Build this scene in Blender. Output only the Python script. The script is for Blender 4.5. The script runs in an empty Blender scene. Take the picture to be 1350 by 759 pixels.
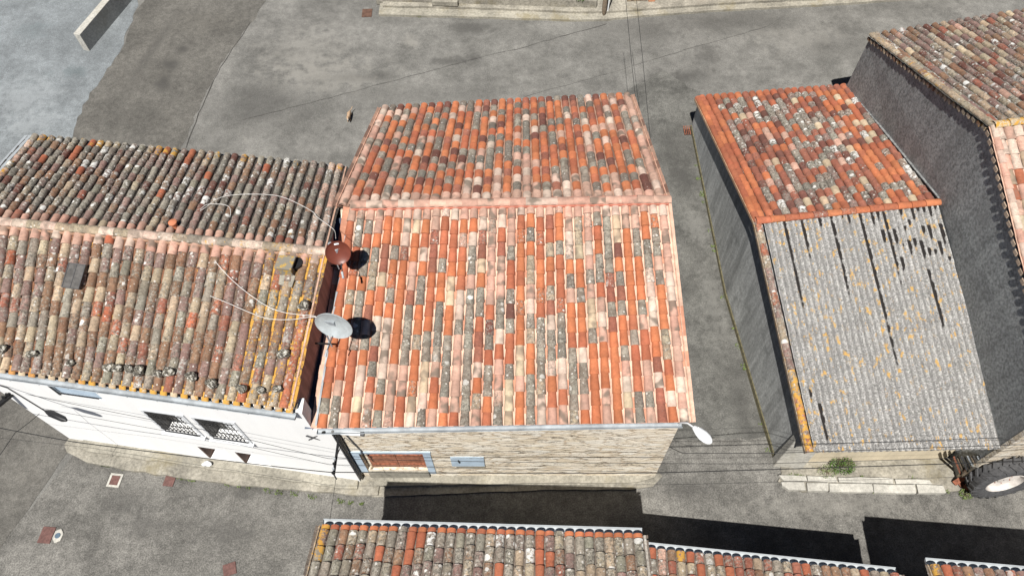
import bpy, math, random
import numpy as np
from mathutils import Vector, Matrix
rnd = random.Random(7)
sc = bpy.context.scene
# ------------------------------------------------------------------ camera
CH = 20.0; F = 936.0
def unit(v):
    v = np.array(v, float); return v/np.linalg.norm(v)
_d = unit([15, -605.5, -F]); _up = -_d
_fw = np.array([0, 0, -1.]); _Y = unit(_fw-_up*_fw.dot(_up)); _X = np.cross(_Y, _up)
RM = np.array([_X, _Y, _up])
cd = bpy.data.cameras.new('camera'); cam = bpy.data.objects.new('camera', cd); sc.collection.objects.link(cam)
cd.sensor_width = 36; cd.lens = F/1350*36; cd.clip_end = 2000; cd.clip_start = .1
m4 = Matrix.Identity(4)
for i in range(3):
    for j in range(3): m4[i][j] = RM[i][j]
m4.translation = (0, 0, CH); cam.matrix_world = m4; sc.camera = cam
# ------------------------------------------------------------------ light
SUN = unit([-.163, -.528, 1.0]); EL = math.asin(SUN[2]); 
w = bpy.data.worlds.new('World'); sc.world = w; w.use_nodes = True
nt = w.node_tree; sky = nt.nodes.new('ShaderNodeTexSky'); sky.sky_type = 'NISHITA'; sky.sun_disc = False
sky.sun_elevation = EL; sky.sun_rotation = math.atan2(SUN[0], SUN[1]); sky.air_density = .35; sky.dust_density = .1; sky.ozone_density = .6
nt.links.new(sky.outputs[0], nt.nodes['Background'].inputs[0]); nt.nodes['Background'].inputs[1].default_value = .05
sl = bpy.data.lights.new('sun', 'SUN'); sl.energy = 5.0; sl.angle = math.radians(.5); sl.color = (1, .965, .91)
so = bpy.data.objects.new('sun', sl); sc.collection.objects.link(so)
so.rotation_euler = Vector(SUN).to_track_quat('Z', 'Y').to_euler()
sc.view_settings.view_transform = 'Standard'; sc.view_settings.look = 'None'
sc.view_settings.exposure = 0.28; sc.view_settings.gamma = 1
sc.view_settings.use_curve_mapping = False
sc.render.engine = 'CYCLES'; sc.cycles.max_bounces = 5; sc.cycles.diffuse_bounces = 1
# ------------------------------------------------------------------ geometry helpers
def gz(x, y): return .055*min(max(y-8, 0), 32)
def U(px, py, z=0.):
    v = RM@np.array([px-675, 379.5-py, -F]); t = (z-CH)/v[2]; return Vector((v[0]*t, v[1]*t, z))
def G(px, py, dz=0.):
    z = 0.
    for _ in range(25):
        p = U(px, py, z); z = gz(p.x, p.y)+dz
    return U(px, py, z)
def onplane(px, py, p0, n):
    v = Vector(RM@np.array([px-675, 379.5-py, -F])); c = Vector((0, 0, CH)); n = Vector(n)
    return c+v*((Vector(p0)-c).dot(n)/v.dot(n))
def V(*a): return Vector(a)
def lerp(a, b, t): return a+(b-a)*t
class MB:
    def __init__(s): s.v = []; s.f = []; s.col = []; s.aux = []; s.mi = []; s.m = 0
    def add(s, vs, fs, col=(1, 1, 1, 0), aux=(0, 0, 0)):
        b = len(s.v); s.v += [tuple(v) for v in vs]; s.f += [tuple(b+i for i in f) for f in fs]; s.mi += [s.m]*len(fs)
        if isinstance(col, list): s.col += col
        else: s.col += [col]*len(vs)
        s.aux += [aux]*len(vs)
    def quad(s, a, b, c, d, **k): s.add([a, b, c, d], [(0, 1, 2, 3)], **k)
    def hexa(s, b4, t4, **k):
        s.add(list(b4)+list(t4), [(3, 2, 1, 0), (4, 5, 6, 7), (0, 1, 5, 4), (1, 2, 6, 5), (2, 3, 7, 6), (3, 0, 4, 7)], **k)
    def box(s, c, sz, ax=None, **k):
        c = V(*c); X, Y, Z = ax or (V(1, 0, 0), V(0, 1, 0), V(0, 0, 1)); hx, hy, hz = [q/2 for q in sz]
        p = lambda a, b, d: c+X*(a*hx)+Y*(b*hy)+Z*(d*hz)
        s.hexa([p(-1, -1, -1), p(1, -1, -1), p(1, 1, -1), p(-1, 1, -1)], [p(-1, -1, 1), p(1, -1, 1), p(1, 1, 1), p(-1, 1, 1)], **k)
    def beam(s, a, b, wd, ht, up=(0, 0, 1), **k):
        a = V(*a); b = V(*b); z = (b-a); L = z.length; z.normalize(); x = z.cross(V(*up)).normalized(); y = x.cross(z)
        s.box((a+b)/2, (wd, L, ht), (x, z, y), **k)
    def prism(s, poly, z0, z1, **k):
        n = len(poly); P0 = [V(p[0], p[1], z0+(gz(p[0], p[1]) if s.m >= 0 and k.get('_', 0) else 0)) for p in poly]
        P1 = [V(p[0], p[1], z1) for p in poly]
        s.add(P0+P1, [tuple(range(n))[::-1], tuple(range(n, 2*n))]+[(i, (i+1) % n, n+(i+1) % n, n+i) for i in range(n)], **k)
    def tube(s, pts, r, n=8, caps=True, **k):
        pts = [V(*p) for p in pts]; rs = r if isinstance(r, (list, tuple)) else [r]*len(pts); vs = []; prev = None
        for i, p in enumerate(pts):
            t = (pts[min(i+1, len(pts)-1)]-pts[max(i-1, 0)]).normalized()
            x = t.cross(V(0, 0, 1)) if prev is None else prev-t*prev.dot(t)
            if x.length < 1e-4: x = t.cross(V(1, 0, 0))
            x.normalize(); prev = x; y = t.cross(x)
            vs += [p+(x*math.cos(2*math.pi*j/n)+y*math.sin(2*math.pi*j/n))*rs[i] for j in range(n)]
        fs = [(i*n+j, i*n+(j+1) % n, (i+1)*n+(j+1) % n, (i+1)*n+j) for i in range(len(pts)-1) for j in range(n)]
        if caps: fs += [tuple(range(n))[::-1], tuple((len(pts)-1)*n+j for j in range(n))]
        s.add(vs, fs, **k)
    def blob(s, c, r, seed=0, n=8, **k):
        R = random.Random(seed); vs = []; c = V(*c); ph = [R.uniform(0, 6) for _ in range(6)]
        for i in range(n+1):
            th = math.pi*i/n
            for j in range(2*n):
                a = math.pi*j/n
                q = 1+.16*math.sin(2*a+ph[0])+.12*math.sin(3*a+ph[1]+2*th)+.1*math.sin(5*th+ph[2]+a)
                vs.append(c+V(r[0]*math.sin(th)*math.cos(a)*q, r[1]*math.sin(th)*math.sin(a)*q, r[2]*math.cos(th)*q))
        m = 2*n; s.add(vs, [(i*m+j, (i+1)*m+j, (i+1)*m+(j+1) % m, i*m+(j+1) % m) for i in range(n) for j in range(m)], **k)
    def build(s, name, mat, parent=None, smooth=False, loc=None, bevel=0):
        me = bpy.data.meshes.new(name)
        if parent is not None: off = Vector(parent.get('_o', parent.location))
        elif loc is not None: off = V(*loc)
        else: off = V(0, 0, 0)
        me.from_pydata([(v[0]-off.x, v[1]-off.y, v[2]-off.z) for v in s.v], [], s.f)
        mats = mat if isinstance(mat, (list, tuple)) else [mat]
        for m in mats: me.materials.append(m)
        if len(mats) > 1: me.polygons.foreach_set('material_index', s.mi)
        a = me.attributes.new('Col', 'FLOAT_COLOR', 'POINT'); a.data.foreach_set('color', np.array([c if len(c) == 4 else (*c, 0) for c in s.col], float).ravel())
        a = me.attributes.new('aux', 'FLOAT_COLOR', 'POINT'); a.data.foreach_set('color', np.array([(*c[:3], 1) for c in s.aux], float).ravel())
        if smooth: me.polygons.foreach_set('use_smooth', [True]*len(me.polygons))
        me.update(); me.validate()
        if smooth: me.set_sharp_from_angle(angle=math.radians(45))
        o = bpy.data.objects.new(name, me); sc.collection.objects.link(o)
        if parent is not None: o.parent = parent
        else: o.location = off
        if bevel:
            b = o.modifiers.new('bevel', 'BEVEL'); b.width = bevel; b.segments = 2; b.limit_method = 'ANGLE'
        return o
def thing(name, label, cat, loc, group=None):
    o = bpy.data.objects.new(name, None); sc.collection.objects.link(o); o.location = loc; o.empty_display_size = .2
    return tag(o, label, cat, group)
def tag(o, label=None, cat=None, group=None, kind=None):
    if label: o['label'] = label
    if cat: o['category'] = cat
    if group: o['group'] = group
    if kind: o['kind'] = kind
    return o
# child-of-child meshes: parents that are meshes sit at local origin of their empty, so keep the same offset
def sub(mb, name, mat, parent, **k):
    root = parent.parent; parent_loc = Vector(root.location) if root else Vector(parent.location)
    o = mb.build(name, mat, None, loc=(0, 0, 0), **k)
    for v in o.data.vertices: v.co -= parent_loc
    o.parent = parent; return o
# ------------------------------------------------------------------ materials
class N:
    def __init__(s, name):
        s.m = bpy.data.materials.new(name); s.m.use_nodes = True; s.t = s.m.node_tree; s.b = s.t.nodes['Principled BSDF']
        s.b.inputs['Roughness'].default_value = .85
        s.tc = s.t.nodes.new('ShaderNodeTexCoord').outputs['Object']
    def n(s, typ, **k):
        x = s.t.nodes.new(typ)
        for a, b in k.items(): setattr(x, a, b)
        return x
    def set(s, sock, v):
        if isinstance(v, bpy.types.NodeSocket): s.t.links.new(v, sock)
        else: sock.default_value = v
    def noise(s, scale, detail=4, rough=.6, vec=None, dist=0, col=False):
        x = s.n('ShaderNodeTexNoise'); s.set(x.inputs['Vector'], vec or s.tc)
        x.inputs['Scale'].default_value = scale; x.inputs['Detail'].default_value = detail; x.inputs['Roughness'].default_value = rough
        x.inputs['Distortion'].default_value = dist
        return x.outputs['Color' if col else 'Fac']
    def voro(s, scale, vec=None, feature='F1', rand=1):
        x = s.n('ShaderNodeTexVoronoi'); x.feature = feature; s.set(x.inputs['Vector'], vec or s.tc); x.inputs['Scale'].default_value = scale
        x.inputs['Randomness'].default_value = rand
        return x
    def map(s, sc_=(1, 1, 1), rot=(0, 0, 0), loc=(0, 0, 0)):
        x = s.n('ShaderNodeMapping'); s.set(x.inputs[0], s.tc); x.inputs['Scale'].default_value = sc_; x.inputs['Rotation'].default_value = rot
        x.inputs['Location'].default_value = loc; return x.outputs[0]
    def math(s, op, a, b=0., c=0., clamp=False):
        x = s.n('ShaderNodeMath'); x.operation = op; x.use_clamp = clamp
        s.set(x.inputs[0], a); s.set(x.inputs[1], b); s.set(x.inputs[2], c); return x.outputs[0]
    def step(s, v, a, b, lo=0., hi=1.):
        x = s.n('ShaderNodeMapRange'); x.interpolation_type = 'SMOOTHSTEP'; s.set(x.inputs[0], v)
        s.set(x.inputs[1], a); s.set(x.inputs[2], b); x.inputs[3].default_value = lo; x.inputs[4].default_value = hi; return x.outputs[0]
    def mix(s, f, a, b, mode='MIX'):
        x = s.n('ShaderNodeMix'); x.data_type = 'RGBA'; x.blend_type = mode; s.set(x.inputs[0], f)
        s.set(x.inputs[6], (*a, 1) if isinstance(a, tuple) and len(a) == 3 else a); s.set(x.inputs[7], (*b, 1) if isinstance(b, tuple) and len(b) == 3 else b)
        return x.outputs[2]
    def mul(s, c, f):   # colour * scalar
        x = s.n('ShaderNodeVectorMath'); x.operation = 'SCALE'; s.set(x.inputs[0], c); s.set(x.inputs['Scale'], f); return x.outputs[0]
    def out(s, col, rough=None, bump=None, bs=.3, bd=.02, metal=None):
        s.set(s.b.inputs['Base Color'], (*col, 1) if isinstance(col, tuple) and len(col) == 3 else col)
        if rough is not None: s.set(s.b.inputs['Roughness'], rough)
        if metal is not None: s.set(s.b.inputs['Metallic'], metal)
        if bump is not None:
            x = s.n('ShaderNodeBump'); x.inputs['Strength'].default_value = bs; x.inputs['Distance'].default_value = bd
            s.set(x.inputs['Height'], bump); s.t.links.new(x.outputs[0], s.b.inputs['Normal'])
        return s.m
def plain(name, col, rough=.7, var=.15, scale=6, metal=0., bs=.1):
    a = N(name); n1 = a.noise(scale, 6); n2 = a.noise(scale*9, 3)
    f = a.math('ADD', a.step(n1, .3, .7, 1-var, 1+var), a.math('MULTIPLY', a.math('SUBTRACT', n2, .5), var))
    return a.out(a.mul((*col,), f) if 0 else a.mul(_rgb(a, col), f), rough, n2, bs, .005, metal)
def _rgb(a, col):
    x = a.n('ShaderNodeRGB'); x.outputs[0].default_value = (*col, 1); return x.outputs[0]
def tile_mat():
    a = N('clay_tile')
    c = a.n('ShaderNodeAttribute', attribute_name='Col'); x = a.n('ShaderNodeAttribute', attribute_name='aux')
    sx = a.n('ShaderNodeSeparateColor'); a.t.links.new(x.outputs['Color'], sx.inputs[0]); L, O, S = sx.outputs
    of = a.n('ShaderNodeVectorMath'); of.operation = 'ADD'; cb = a.n('ShaderNodeCombineXYZ')
    for i in range(3): a.set(cb.inputs[i], a.math('MULTIPLY', c.outputs['Alpha'], (37., 53., 71.)[i]))
    a.set(of.inputs[0], a.tc); a.set(of.inputs[1], cb.outputs[0]); tv = of.outputs[0]
    n1 = a.noise(5, 5, .65, tv); n2 = a.noise(15, 7, .85, tv); n3 = a.noise(13, 8, .78, tv); n4 = a.noise(4, 4, .6, tv)
    col = a.mul(c.outputs['Color'], a.step(n1, .25, .75, .80, 1.16))
    col = a.mul(col, a.step(n2, .3, .7, .9, 1.1)); gr = a.math('MULTIPLY', a.math('SUBTRACT', n2, .5), a.math('MULTIPLY', L, 4.2)); col = a.mul(col, a.math('MAXIMUM', a.math('ADD', 1., gr), .25))
    col = a.mul(col, a.step(a.noise(1.1, 5, .65), .3, .7, .84, 1.08))
    # smoky kiln blush
    sm = a.math('MULTIPLY', a.step(a.noise(4.2, 1, .4, tv), .44, .66), S)
    col = a.mix(a.math('MULTIPLY', sm, .85), col, (.17, .135, .105))
    # grey lichen film
    gl = a.step(a.math('ADD', n3, a.math('MULTIPLY', L, .38)), .66, .82)
    col = a.mix(a.math('MULTIPLY', gl, .85), col, a.mix(a.step(n2, .42, .58), (.115, .105, .085), (.42, .39, .33)))
    # dark algae
    dk = a.math('MULTIPLY', a.step(a.noise(17, 5, .7, tv), .54, .62), a.math('MULTIPLY', L, 1.1, clamp=True))
    col = a.mix(a.math('MULTIPLY', dk, .85), col, (.04, .034, .03))
    # crustose white rosettes
    def ros(sc_, k, gate):
        vo = a.voro(sc_, vec=a.mix(.05, tv, a.noise(20, 3, col=True))); q = a.n('ShaderNodeSeparateColor'); a.t.links.new(vo.outputs['Color'], q.inputs[0])
        rad = a.math('MULTIPLY', a.math('MULTIPLY', q.outputs[0], a.math('MULTIPLY', a.math('ADD', L, .25), a.step(L, .1, .35))), k)
        wt = a.step(a.math('SUBTRACT', rad, vo.outputs['Distance']), 0., .07)
        return a.math('MULTIPLY', wt, a.step(q.outputs[1], gate, gate+.05))
    col = a.mix(a.math('MULTIPLY', ros(12, .5, .5), .85), col, (.62, .59, .54))
    col = a.mix(a.math('MULTIPLY', a.math('MULTIPLY', ros(6, .62, .74), a.step(L, .42, .68)), .95), col, (.74, .73, .69))
    # whole white-crusted patches on some tiles
    tr_ = a.math('FRACT', a.math('MULTIPLY', c.outputs['Alpha'], 17.3))
    big = a.math('MULTIPLY', a.step(a.math('ADD', n3, a.math('MULTIPLY', n4, .5)), .74, .80), a.math('MULTIPLY', a.step(tr_, .80, .84), a.step(L, .62, .7)))
    col = a.mix(a.math('MULTIPLY', big, .95), col, (.74, .73, .70))
    # orange lichen
    og = a.step(a.math('ADD', a.noise(9, 6, .7, tv), a.math('MULTIPLY', O, .5)), .78, .86)
    col = a.mix(og, col, a.mix(n1, (.50, .235, .04), (.58, .36, .07)))
    return a.out(col, .92, a.math('ADD', a.math('MULTIPLY', n3, a.math('ADD', L, .12)), a.math('MULTIPLY', n2, .3)), .6, .022)
TILE = tile_mat()
def asphalt(name, base, blotch=.2, speck=.25, stains=(), tint=(.5, .47, .42), scale=.5, dark=(.05, .048, .045), streak=0.):
    a = N(name)
    sx = a.n('ShaderNodeSeparateXYZ'); a.set(sx.inputs[0], a.tc); 
    cb = a.n('ShaderNodeCombineXYZ'); a.set(cb.inputs[0], sx.outputs[0]); a.set(cb.inputs[1], sx.outputs[1]); p = cb.outputs[0]
    big = a.noise(scale, 6, .6, p); mid = a.noise(scale*5, 6, .65, p); fine = a.noise(6, 6, .8, p); grit = a.noise(24, 4, .85, p)
    col = _rgb(a, base)
    col = a.mul(col, a.step(big, .3, .7, 1-blotch, 1+blotch)); col = a.mul(col, a.step(mid, .3, .7, 1-blotch*.6, 1+blotch*.6))
    col = a.mul(col, a.step(fine, .3, .7, 1-speck*.9, 1+speck*.9)); col = a.mul(col, a.step(grit, .32, .68, 1-speck*1.5, 1+speck*1.5))
    w2 = a.noise(scale*2.3, 5, .7, p, dist=.6)
    col = a.mix(a.math('MULTIPLY', a.step(w2, .54, .76), .28), col, tint)
    d2 = a.noise(scale*1.7, 7, .72, p, dist=.3)
    col = a.mix(a.math('MULTIPLY', a.step(d2, .58, .74), .45), col, dark)
    vo = a.voro(9, p); sp = a.n('ShaderNodeSeparateColor'); a.t.links.new(vo.outputs['Color'], sp.inputs[0])
    pb = a.math('MULTIPLY', a.math('LESS_THAN', vo.outputs['Distance'], .16), a.math('GREATER_THAN', sp.outputs[0], .93))
    col = a.mix(a.math('MULTIPLY', pb, .3), col, (.36, .34, .3))
    for (x, y, rx, ry, ang, st) in stains:
        mp = a.n('ShaderNodeMapping'); mp.vector_type = 'TEXTURE'; a.set(mp.inputs[0], p)
        mp.inputs['Location'].default_value = (x, y, 0); mp.inputs['Rotation'].default_value = (0, 0, ang); mp.inputs['Scale'].default_value = (rx, ry, 1)
        ln = a.n('ShaderNodeVectorMath'); ln.operation = 'LENGTH'; a.set(ln.inputs[0], mp.outputs[0])
        f = a.math('SUBTRACT', 1., ln.outputs['Value']); f = a.math('ADD', f, a.math('MULTIPLY', a.math('SUBTRACT', mid, .5), 3.))
        f = a.math('MULTIPLY', a.step(f, 0., .9), abs(st))
        col = a.mix(f, col, dark if st > 0 else tint)
    return a.out(col, .92, a.math('ADD', grit, fine), .35, .008)
def wall_mat(name, base, streak=.15, dirt=.3, grain=.25, dcol=(.12, .11, .09), gs=40, bs=.35, vert=True):
    a = N(name); mp = a.map((3.0, 3.0, .35)) if vert else a.tc
    s1 = a.noise(1.1, 6, .65, mp); b = a.noise(.8, 6, .65); g = a.noise(gs, 4, .75)
    col = a.mul(_rgb(a, base), a.step(s1, .3, .7, 1-streak, 1+streak)); col = a.mul(col, a.step(g, .25, .75, 1-grain, 1+grain))
    col = a.mix(a.math('MULTIPLY', a.step(b, .52, .7), dirt), col, dcol)
    return a.out(col, .93, g, bs, .015)
def rubble(name, cols, joint, sx=2.6, sz=9, bs=.8):
    a = N(name); mp = a.n('ShaderNodeMapping'); wv = a.noise(3, 3, col=True)
    v = a.n('ShaderNodeVectorMath'); v.operation = 'MULTIPLY_ADD'; a.set(v.inputs[0], wv); v.inputs[1].default_value = (.06, .06, .08); a.set(v.inputs[2], a.tc)
    a.set(mp.inputs[0], v.outputs[0]); mp.inputs['Scale'].default_value = (sx, sx, sz)
    vo = a.voro(1.3, mp.outputs[0]); ve = a.voro(1.3, mp.outputs[0], 'DISTANCE_TO_EDGE')
    s = a.n('ShaderNodeSeparateColor'); a.t.links.new(vo.outputs['Color'], s.inputs[0])
    col = a.mix(a.step(s.outputs[0], 0, .5), cols[0], cols[1]); col = a.mix(a.step(s.outputs[0], .55, 1), col, cols[2])
    big = a.noise(1.2, 6, .65); fine = a.noise(35, 5, .75)
    col = a.mul(col, a.step(fine, .25, .75, .82, 1.1)); col = a.mul(col, a.step(big, .3, .7, .9, 1.06))
    e = a.math('ADD', ve.outputs['Distance'], a.math('MULTIPLY', a.math('SUBTRACT', fine, .5), .12))
    jt = a.math('MULTIPLY', a.step(e, .03, .09, 1, 0), a.step(a.noise(2.2, 4), .35, .6))
    col = a.mix(jt, col, joint)
    d = a.math('MULTIPLY', a.step(a.noise(9, 6, .75, a.map((.34, .34, 1.3))), .55, .60), .85); col = a.mix(d, col, (.13, .095, .06))
    col = a.mix(a.math('MULTIPLY', a.step(a.noise(2.1, 5, .7), .66, .74), .7), col, (.5, .26, .1))
    return a.out(col, .93, a.math('ADD', a.step(e, 0, .12), fine), bs, .03)
M = dict(
 white=wall_mat('white_render', (.93, .93, .92), .02, .05, .03, (.7, .69, .66), bs=.05),
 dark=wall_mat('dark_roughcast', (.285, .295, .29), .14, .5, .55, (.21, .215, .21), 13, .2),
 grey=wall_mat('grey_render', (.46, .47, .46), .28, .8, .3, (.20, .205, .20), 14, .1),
 cream=wall_mat('cream_render', (.62, .54, .40), .1, .3, .15, (.3, .25, .16)),
 pale=wall_mat('pale_render', (.62, .61, .55), .08, .2, .1, (.4, .36, .28)),
 stone=rubble('pale_rubble_stone', [(.97, .91, .79), (.95, .86, .71), (.84, .73, .56)], (.62, .50, .36), 1.6, 6, .5),
 fstone=rubble('brown_rubble_stone', [(.5, .4, .26), (.36, .28, .2), (.25, .2, .15)], (.04, .03, .02), 3.2, 12),
 brick=plain('red_brick', (.5, .25, .14), .9, .25, 12),
 conc=wall_mat('old_concrete', (.29, .27, .225), .3, .7, .35, (.19, .16, .09), 12, .4, vert=False),
 kerb=wall_mat('pale_concrete', (.31, .29, .24), .25, .65, .3, (.25, .21, .12), 12, .4, vert=False),
 kerbw=wall_mat('whitish_concrete', (.47, .455, .41), .15, .5, .25, (.34, .31, .24), 12, .4, vert=False),
 zinc=plain('zinc', (.33, .36, .385), .55, .25, 3), flash=plain('old_lead', (.26, .265, .26), .7, .5, 9), gin=plain('gutter_inside', (.03, .03, .035), .8, .3), zincw=plain('pale_zinc', (.42, .45, .47), .6, .1, 3),
 lead=plain('dark_flashing', (.05, .07, .11), .6, .4, 3), brown=wall_mat('brown_sheet', (.36, .21, .17), .35, .3, .1, (.08, .05, .04), bs=.05),
 black=plain('black_iron', (.015, .015, .016), .5, .2), iron=plain('grey_iron', (.09, .09, .095), .5, .2, 5, .3),
 cable=plain('cable_black', (.02, .02, .02), .6, .1), wcable=plain('cable_white', (.8, .78, .74), .5, .1),
 blue=plain('pale_blue_paint', (.50, .62, .74), .5, .12, 4), glass=plain('window_glass', (.08, .11, .13), .08, .2, 1),
 bdoor=plain('brown_door', (.36, .15, .09), .6, .3, 5), ddoor=plain('dark_brown_door', (.12, .065, .045), .7, .3, 5),
 curtain=plain('pale_shutter', (.7, .72, .74), .6, .1), wplast=plain('white_plastic', (.8, .82, .83), .35, .05),
 rust=plain('rusty_steel', (.25, .09, .05), .9, .45, 14), rub=plain('rubber', (.075, .075, .078), .85, .3, 12),
 rim=plain('white_rim', (.62, .58, .54), .5, .15, 6), hred=plain('red_brown_cover', (.14, .07, .06), .8, .25, 12),
 mort=plain('mortar', (.55, .50, .42), .9, .25, 14), dish1=plain('brown_dish', (.17, .045, .028), .42, .1, 4), dish2=plain('grey_dish', (.46, .50, .51), .35, .15, 6, .1),
 hole=plain('hole_black', (.01, .01, .01), .9, 0), slate=plain('slate_grey', (.09, .085, .08), .5, .35, 9), terra=plain('terracotta', (.55, .2, .1), .8, .15, 10),  # hole: near-black painted for the dark inside pit and outlet; also cat eyes
 fur=plain('tan_fur', (.45, .31, .2), .9, .25, 30), furw=plain('cream_fur', (.75, .68, .58), .9, .1, 30),
 leaf=plain('leaf', (.07, .14, .02), .7, .4, 20), wood=plain('grey_wood', (.22, .17, .12), .85, .35, 8), moss=plain('dry_moss', (.13, .115, .065), .95, .4, 12),
)
# lichen covered stone on roof
def _lst():
    a = N('lichen_stone'); n = a.noise(14, 6, .7); m = a.noise(30, 4, .7)
    c = a.mix(a.step(n, .4, .6), (.05, .045, .04), (.24, .22, .17)); c = a.mix(a.step(a.noise(13, 5, .7), .53, .58), c, (.66, .64, .58)); c = a.mix(a.step(a.noise(7, 5, .7), .63, .69), c, (.55, .3, .03))
    return a.out(c, .95, m, .6, .02)
M['lstone'] = _lst()
def _ylst():
    a = N('yellow_lichen_stone'); n = a.noise(10, 6, .7)
    c = a.mix(a.step(n, .48, .58), (.24, .22, .18), (.50, .32, .07)); return a.out(c, .95, n, .6, .02)
M['ystone'] = _ylst()
# ------------------------------------------------------------------ ground
st = lambda px, py, rx, ry, ang=0., s=.6: (*G(px, py).xy, rx, ry, ang, s)
ground_m = asphalt('worn_asphalt', (.165, .161, .149), .26, .16, [st(905, 100, 1.3, .5, .2), st(935, 72, .7, .9), st(870, 105, .8, 1.0), st(872, 130, .5, 1.4, 0, .5), st(850, 110, .5, .5),
   st(465, 102, 1.3, .35), st(500, 100, .7, .4), st(595, 80, 1.3, .4), st(625, 78, .5, .4), st(620, 38, 1.6, .5), st(950, 30, 4, .8, 0, .35), st(840, 40, 3, 1, 0, .35), st(430, 100, 3, 1.2, 0, -.5), st(540, 55, .5, .6, 0, -.6),
   st(400, 70, 2.5, 2, 0, -.4), st(345, 140, 2.2, 1.5, 0, .45), st(1090, 60, 1.4, .7, 0, .4), st(1050, 50, 2.5, 1, 0, -.3), st(560, 125, 4, .6, 0, .3)], (.26, .25, .225), .45)
front_m = asphalt('rough_asphalt', (.150, .144, .131), .3, .26, [st(120, 600, 1.3, .7, 0, .5), st(170, 660, 1.2, .6, 0, .5), st(340, 640, 2, .5, .1, .6), st(190, 690, 1.1, .6), st(300, 700, 1.3, .8), st(430, 700, 1, .6, 0, .4),
   st(985, 550, .5, 1.2, 0, -.4), st(1100, 665, 3, .5, 0, -.35), st(900, 645, 1, .4)], (.25, .24, .215), .8)
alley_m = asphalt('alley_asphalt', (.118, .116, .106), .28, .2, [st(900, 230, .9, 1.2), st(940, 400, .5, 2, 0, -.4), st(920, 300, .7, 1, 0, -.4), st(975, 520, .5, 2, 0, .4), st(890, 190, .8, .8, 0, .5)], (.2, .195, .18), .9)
blue_m = asphalt('blue_grey_asphalt', (.195, .213, .222), .2, .18, [st(30, 130, 2, 1.5, 0, -.5), st(40, 165, 1.5, .8, .3, -.5), st(45, 40, 1, .7, 0, .35), st(100, 95, .6, .5, 0, .5)], (.30, .32, .33), .5, (.08, .105, .11))
strip_m = asphalt('smooth_dark_asphalt', (.118, .112, .10), .22, .16, [st(215, 110, .4, .6, .2), st(240, 65, .3, .3), st(205, 60, .3, 3, -.25, .35), st(270, 30, 2, 1, 0, -.25), st(225, 85, .5, .4)], (.15, .14, .12), .6)
def sheet(name, poly, mat, dz, jit=.0, seed=1, kind='structure', thick=0.):
    import bmesh
    R = random.Random(seed); pts = []
    n = len(poly)
    for i in range(n):
        a = Vector(poly[i][:2]); b = Vector(poly[(i+1) % n][:2]); k = max(1, int((b-a).length/.3)) if jit else 1
        for j in range(min(k, 150)):
            q = a.lerp(b, j/min(k, 150)); pts.append((q.x+R.uniform(-jit, jit), q.y+R.uniform(-jit, jit)))
    bm = bmesh.new(); vs = [bm.verts.new((x, y, 0)) for x, y in pts]; f = bm.faces.new(vs)
    if f.calc_area() and f.normal.z < 0: f.normal_flip()
    bmesh.ops.triangulate(bm, faces=bm.faces[:])
    for yy in (8., 40.):
        bmesh.ops.bisect_plane(bm, geom=bm.verts[:]+bm.edges[:]+bm.faces[:], plane_co=(0, yy, 0), plane_no=(0, 1, 0))
    if thick:
        r = bmesh.ops.extrude_face_region(bm, geom=bm.faces[:]); top = [e for e in r['geom'] if isinstance(e, bmesh.types.BMVert)]
        tops = set(top)
        for v in bm.verts: v.co.z = gz(v.co.x, v.co.y)+(dz+thick if v in tops else -.1)
    else:
        for v in bm.verts: v.co.z = gz(v.co.x, v.co.y)+dz
    bmesh.ops.recalc_face_normals(bm, faces=bm.faces[:])
    me = bpy.data.meshes.new(name); bm.to_mesh(me); me.materials.append(mat)
    if not thick:
        if me.polygons[0].normal.z < 0: me.flip_normals()
    o = bpy.data.objects.new(name, me); sc.collection.objects.link(o); 
    if kind: o['kind'] = kind
    return o
sheet('ground', [(-300, -200), (300, -200), (300, 400), (-300, 400)], ground_m, 0)
g2 = lambda *q: tuple(G(*q).xy)
sheet('lane', [(-13.0, -4), (40, -4), (40, 7.8), (7, 7.6), (4.0, 7.6), (-12.9, 7.6), g2(40, 670), g2(0, 722), (-15.5, 2)], front_m, .004, .05, 2)
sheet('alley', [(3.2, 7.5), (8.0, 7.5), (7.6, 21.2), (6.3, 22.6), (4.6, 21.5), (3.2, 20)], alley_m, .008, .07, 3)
sheet('road_strip', [g2(80, 200), g2(110, 135), g2(140, 85), g2(158, 70), g2(178, 20), (-15.6, 28.5), (-16, 45), (-9, 45), g2(355, -10), g2(340, 20), g2(305, 65), g2(272, 120), g2(250, 170), g2(238, 200), (-12.5, 15), (-17, 15)], strip_m, .004, .07, 4)
sheet('forecourt', [(-60, 5), (-17.3, 14), g2(88, 195), g2(110, 140), g2(140, 92), g2(158, 72), g2(176, 20), (-15.9, 28.5), (-16.6, 45), (-60, 60)], blue_m, .008, .08, 5)
sheet('side_road', [g2(97, 583), g2(60, 640), g2(38, 670), g2(0, 722), (-15.5, 2), (-20, -3), (-30, 6), (-17, 14), (-13.6, 12), (-13.3, 8)], strip_m, .012, .03, 6)
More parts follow.
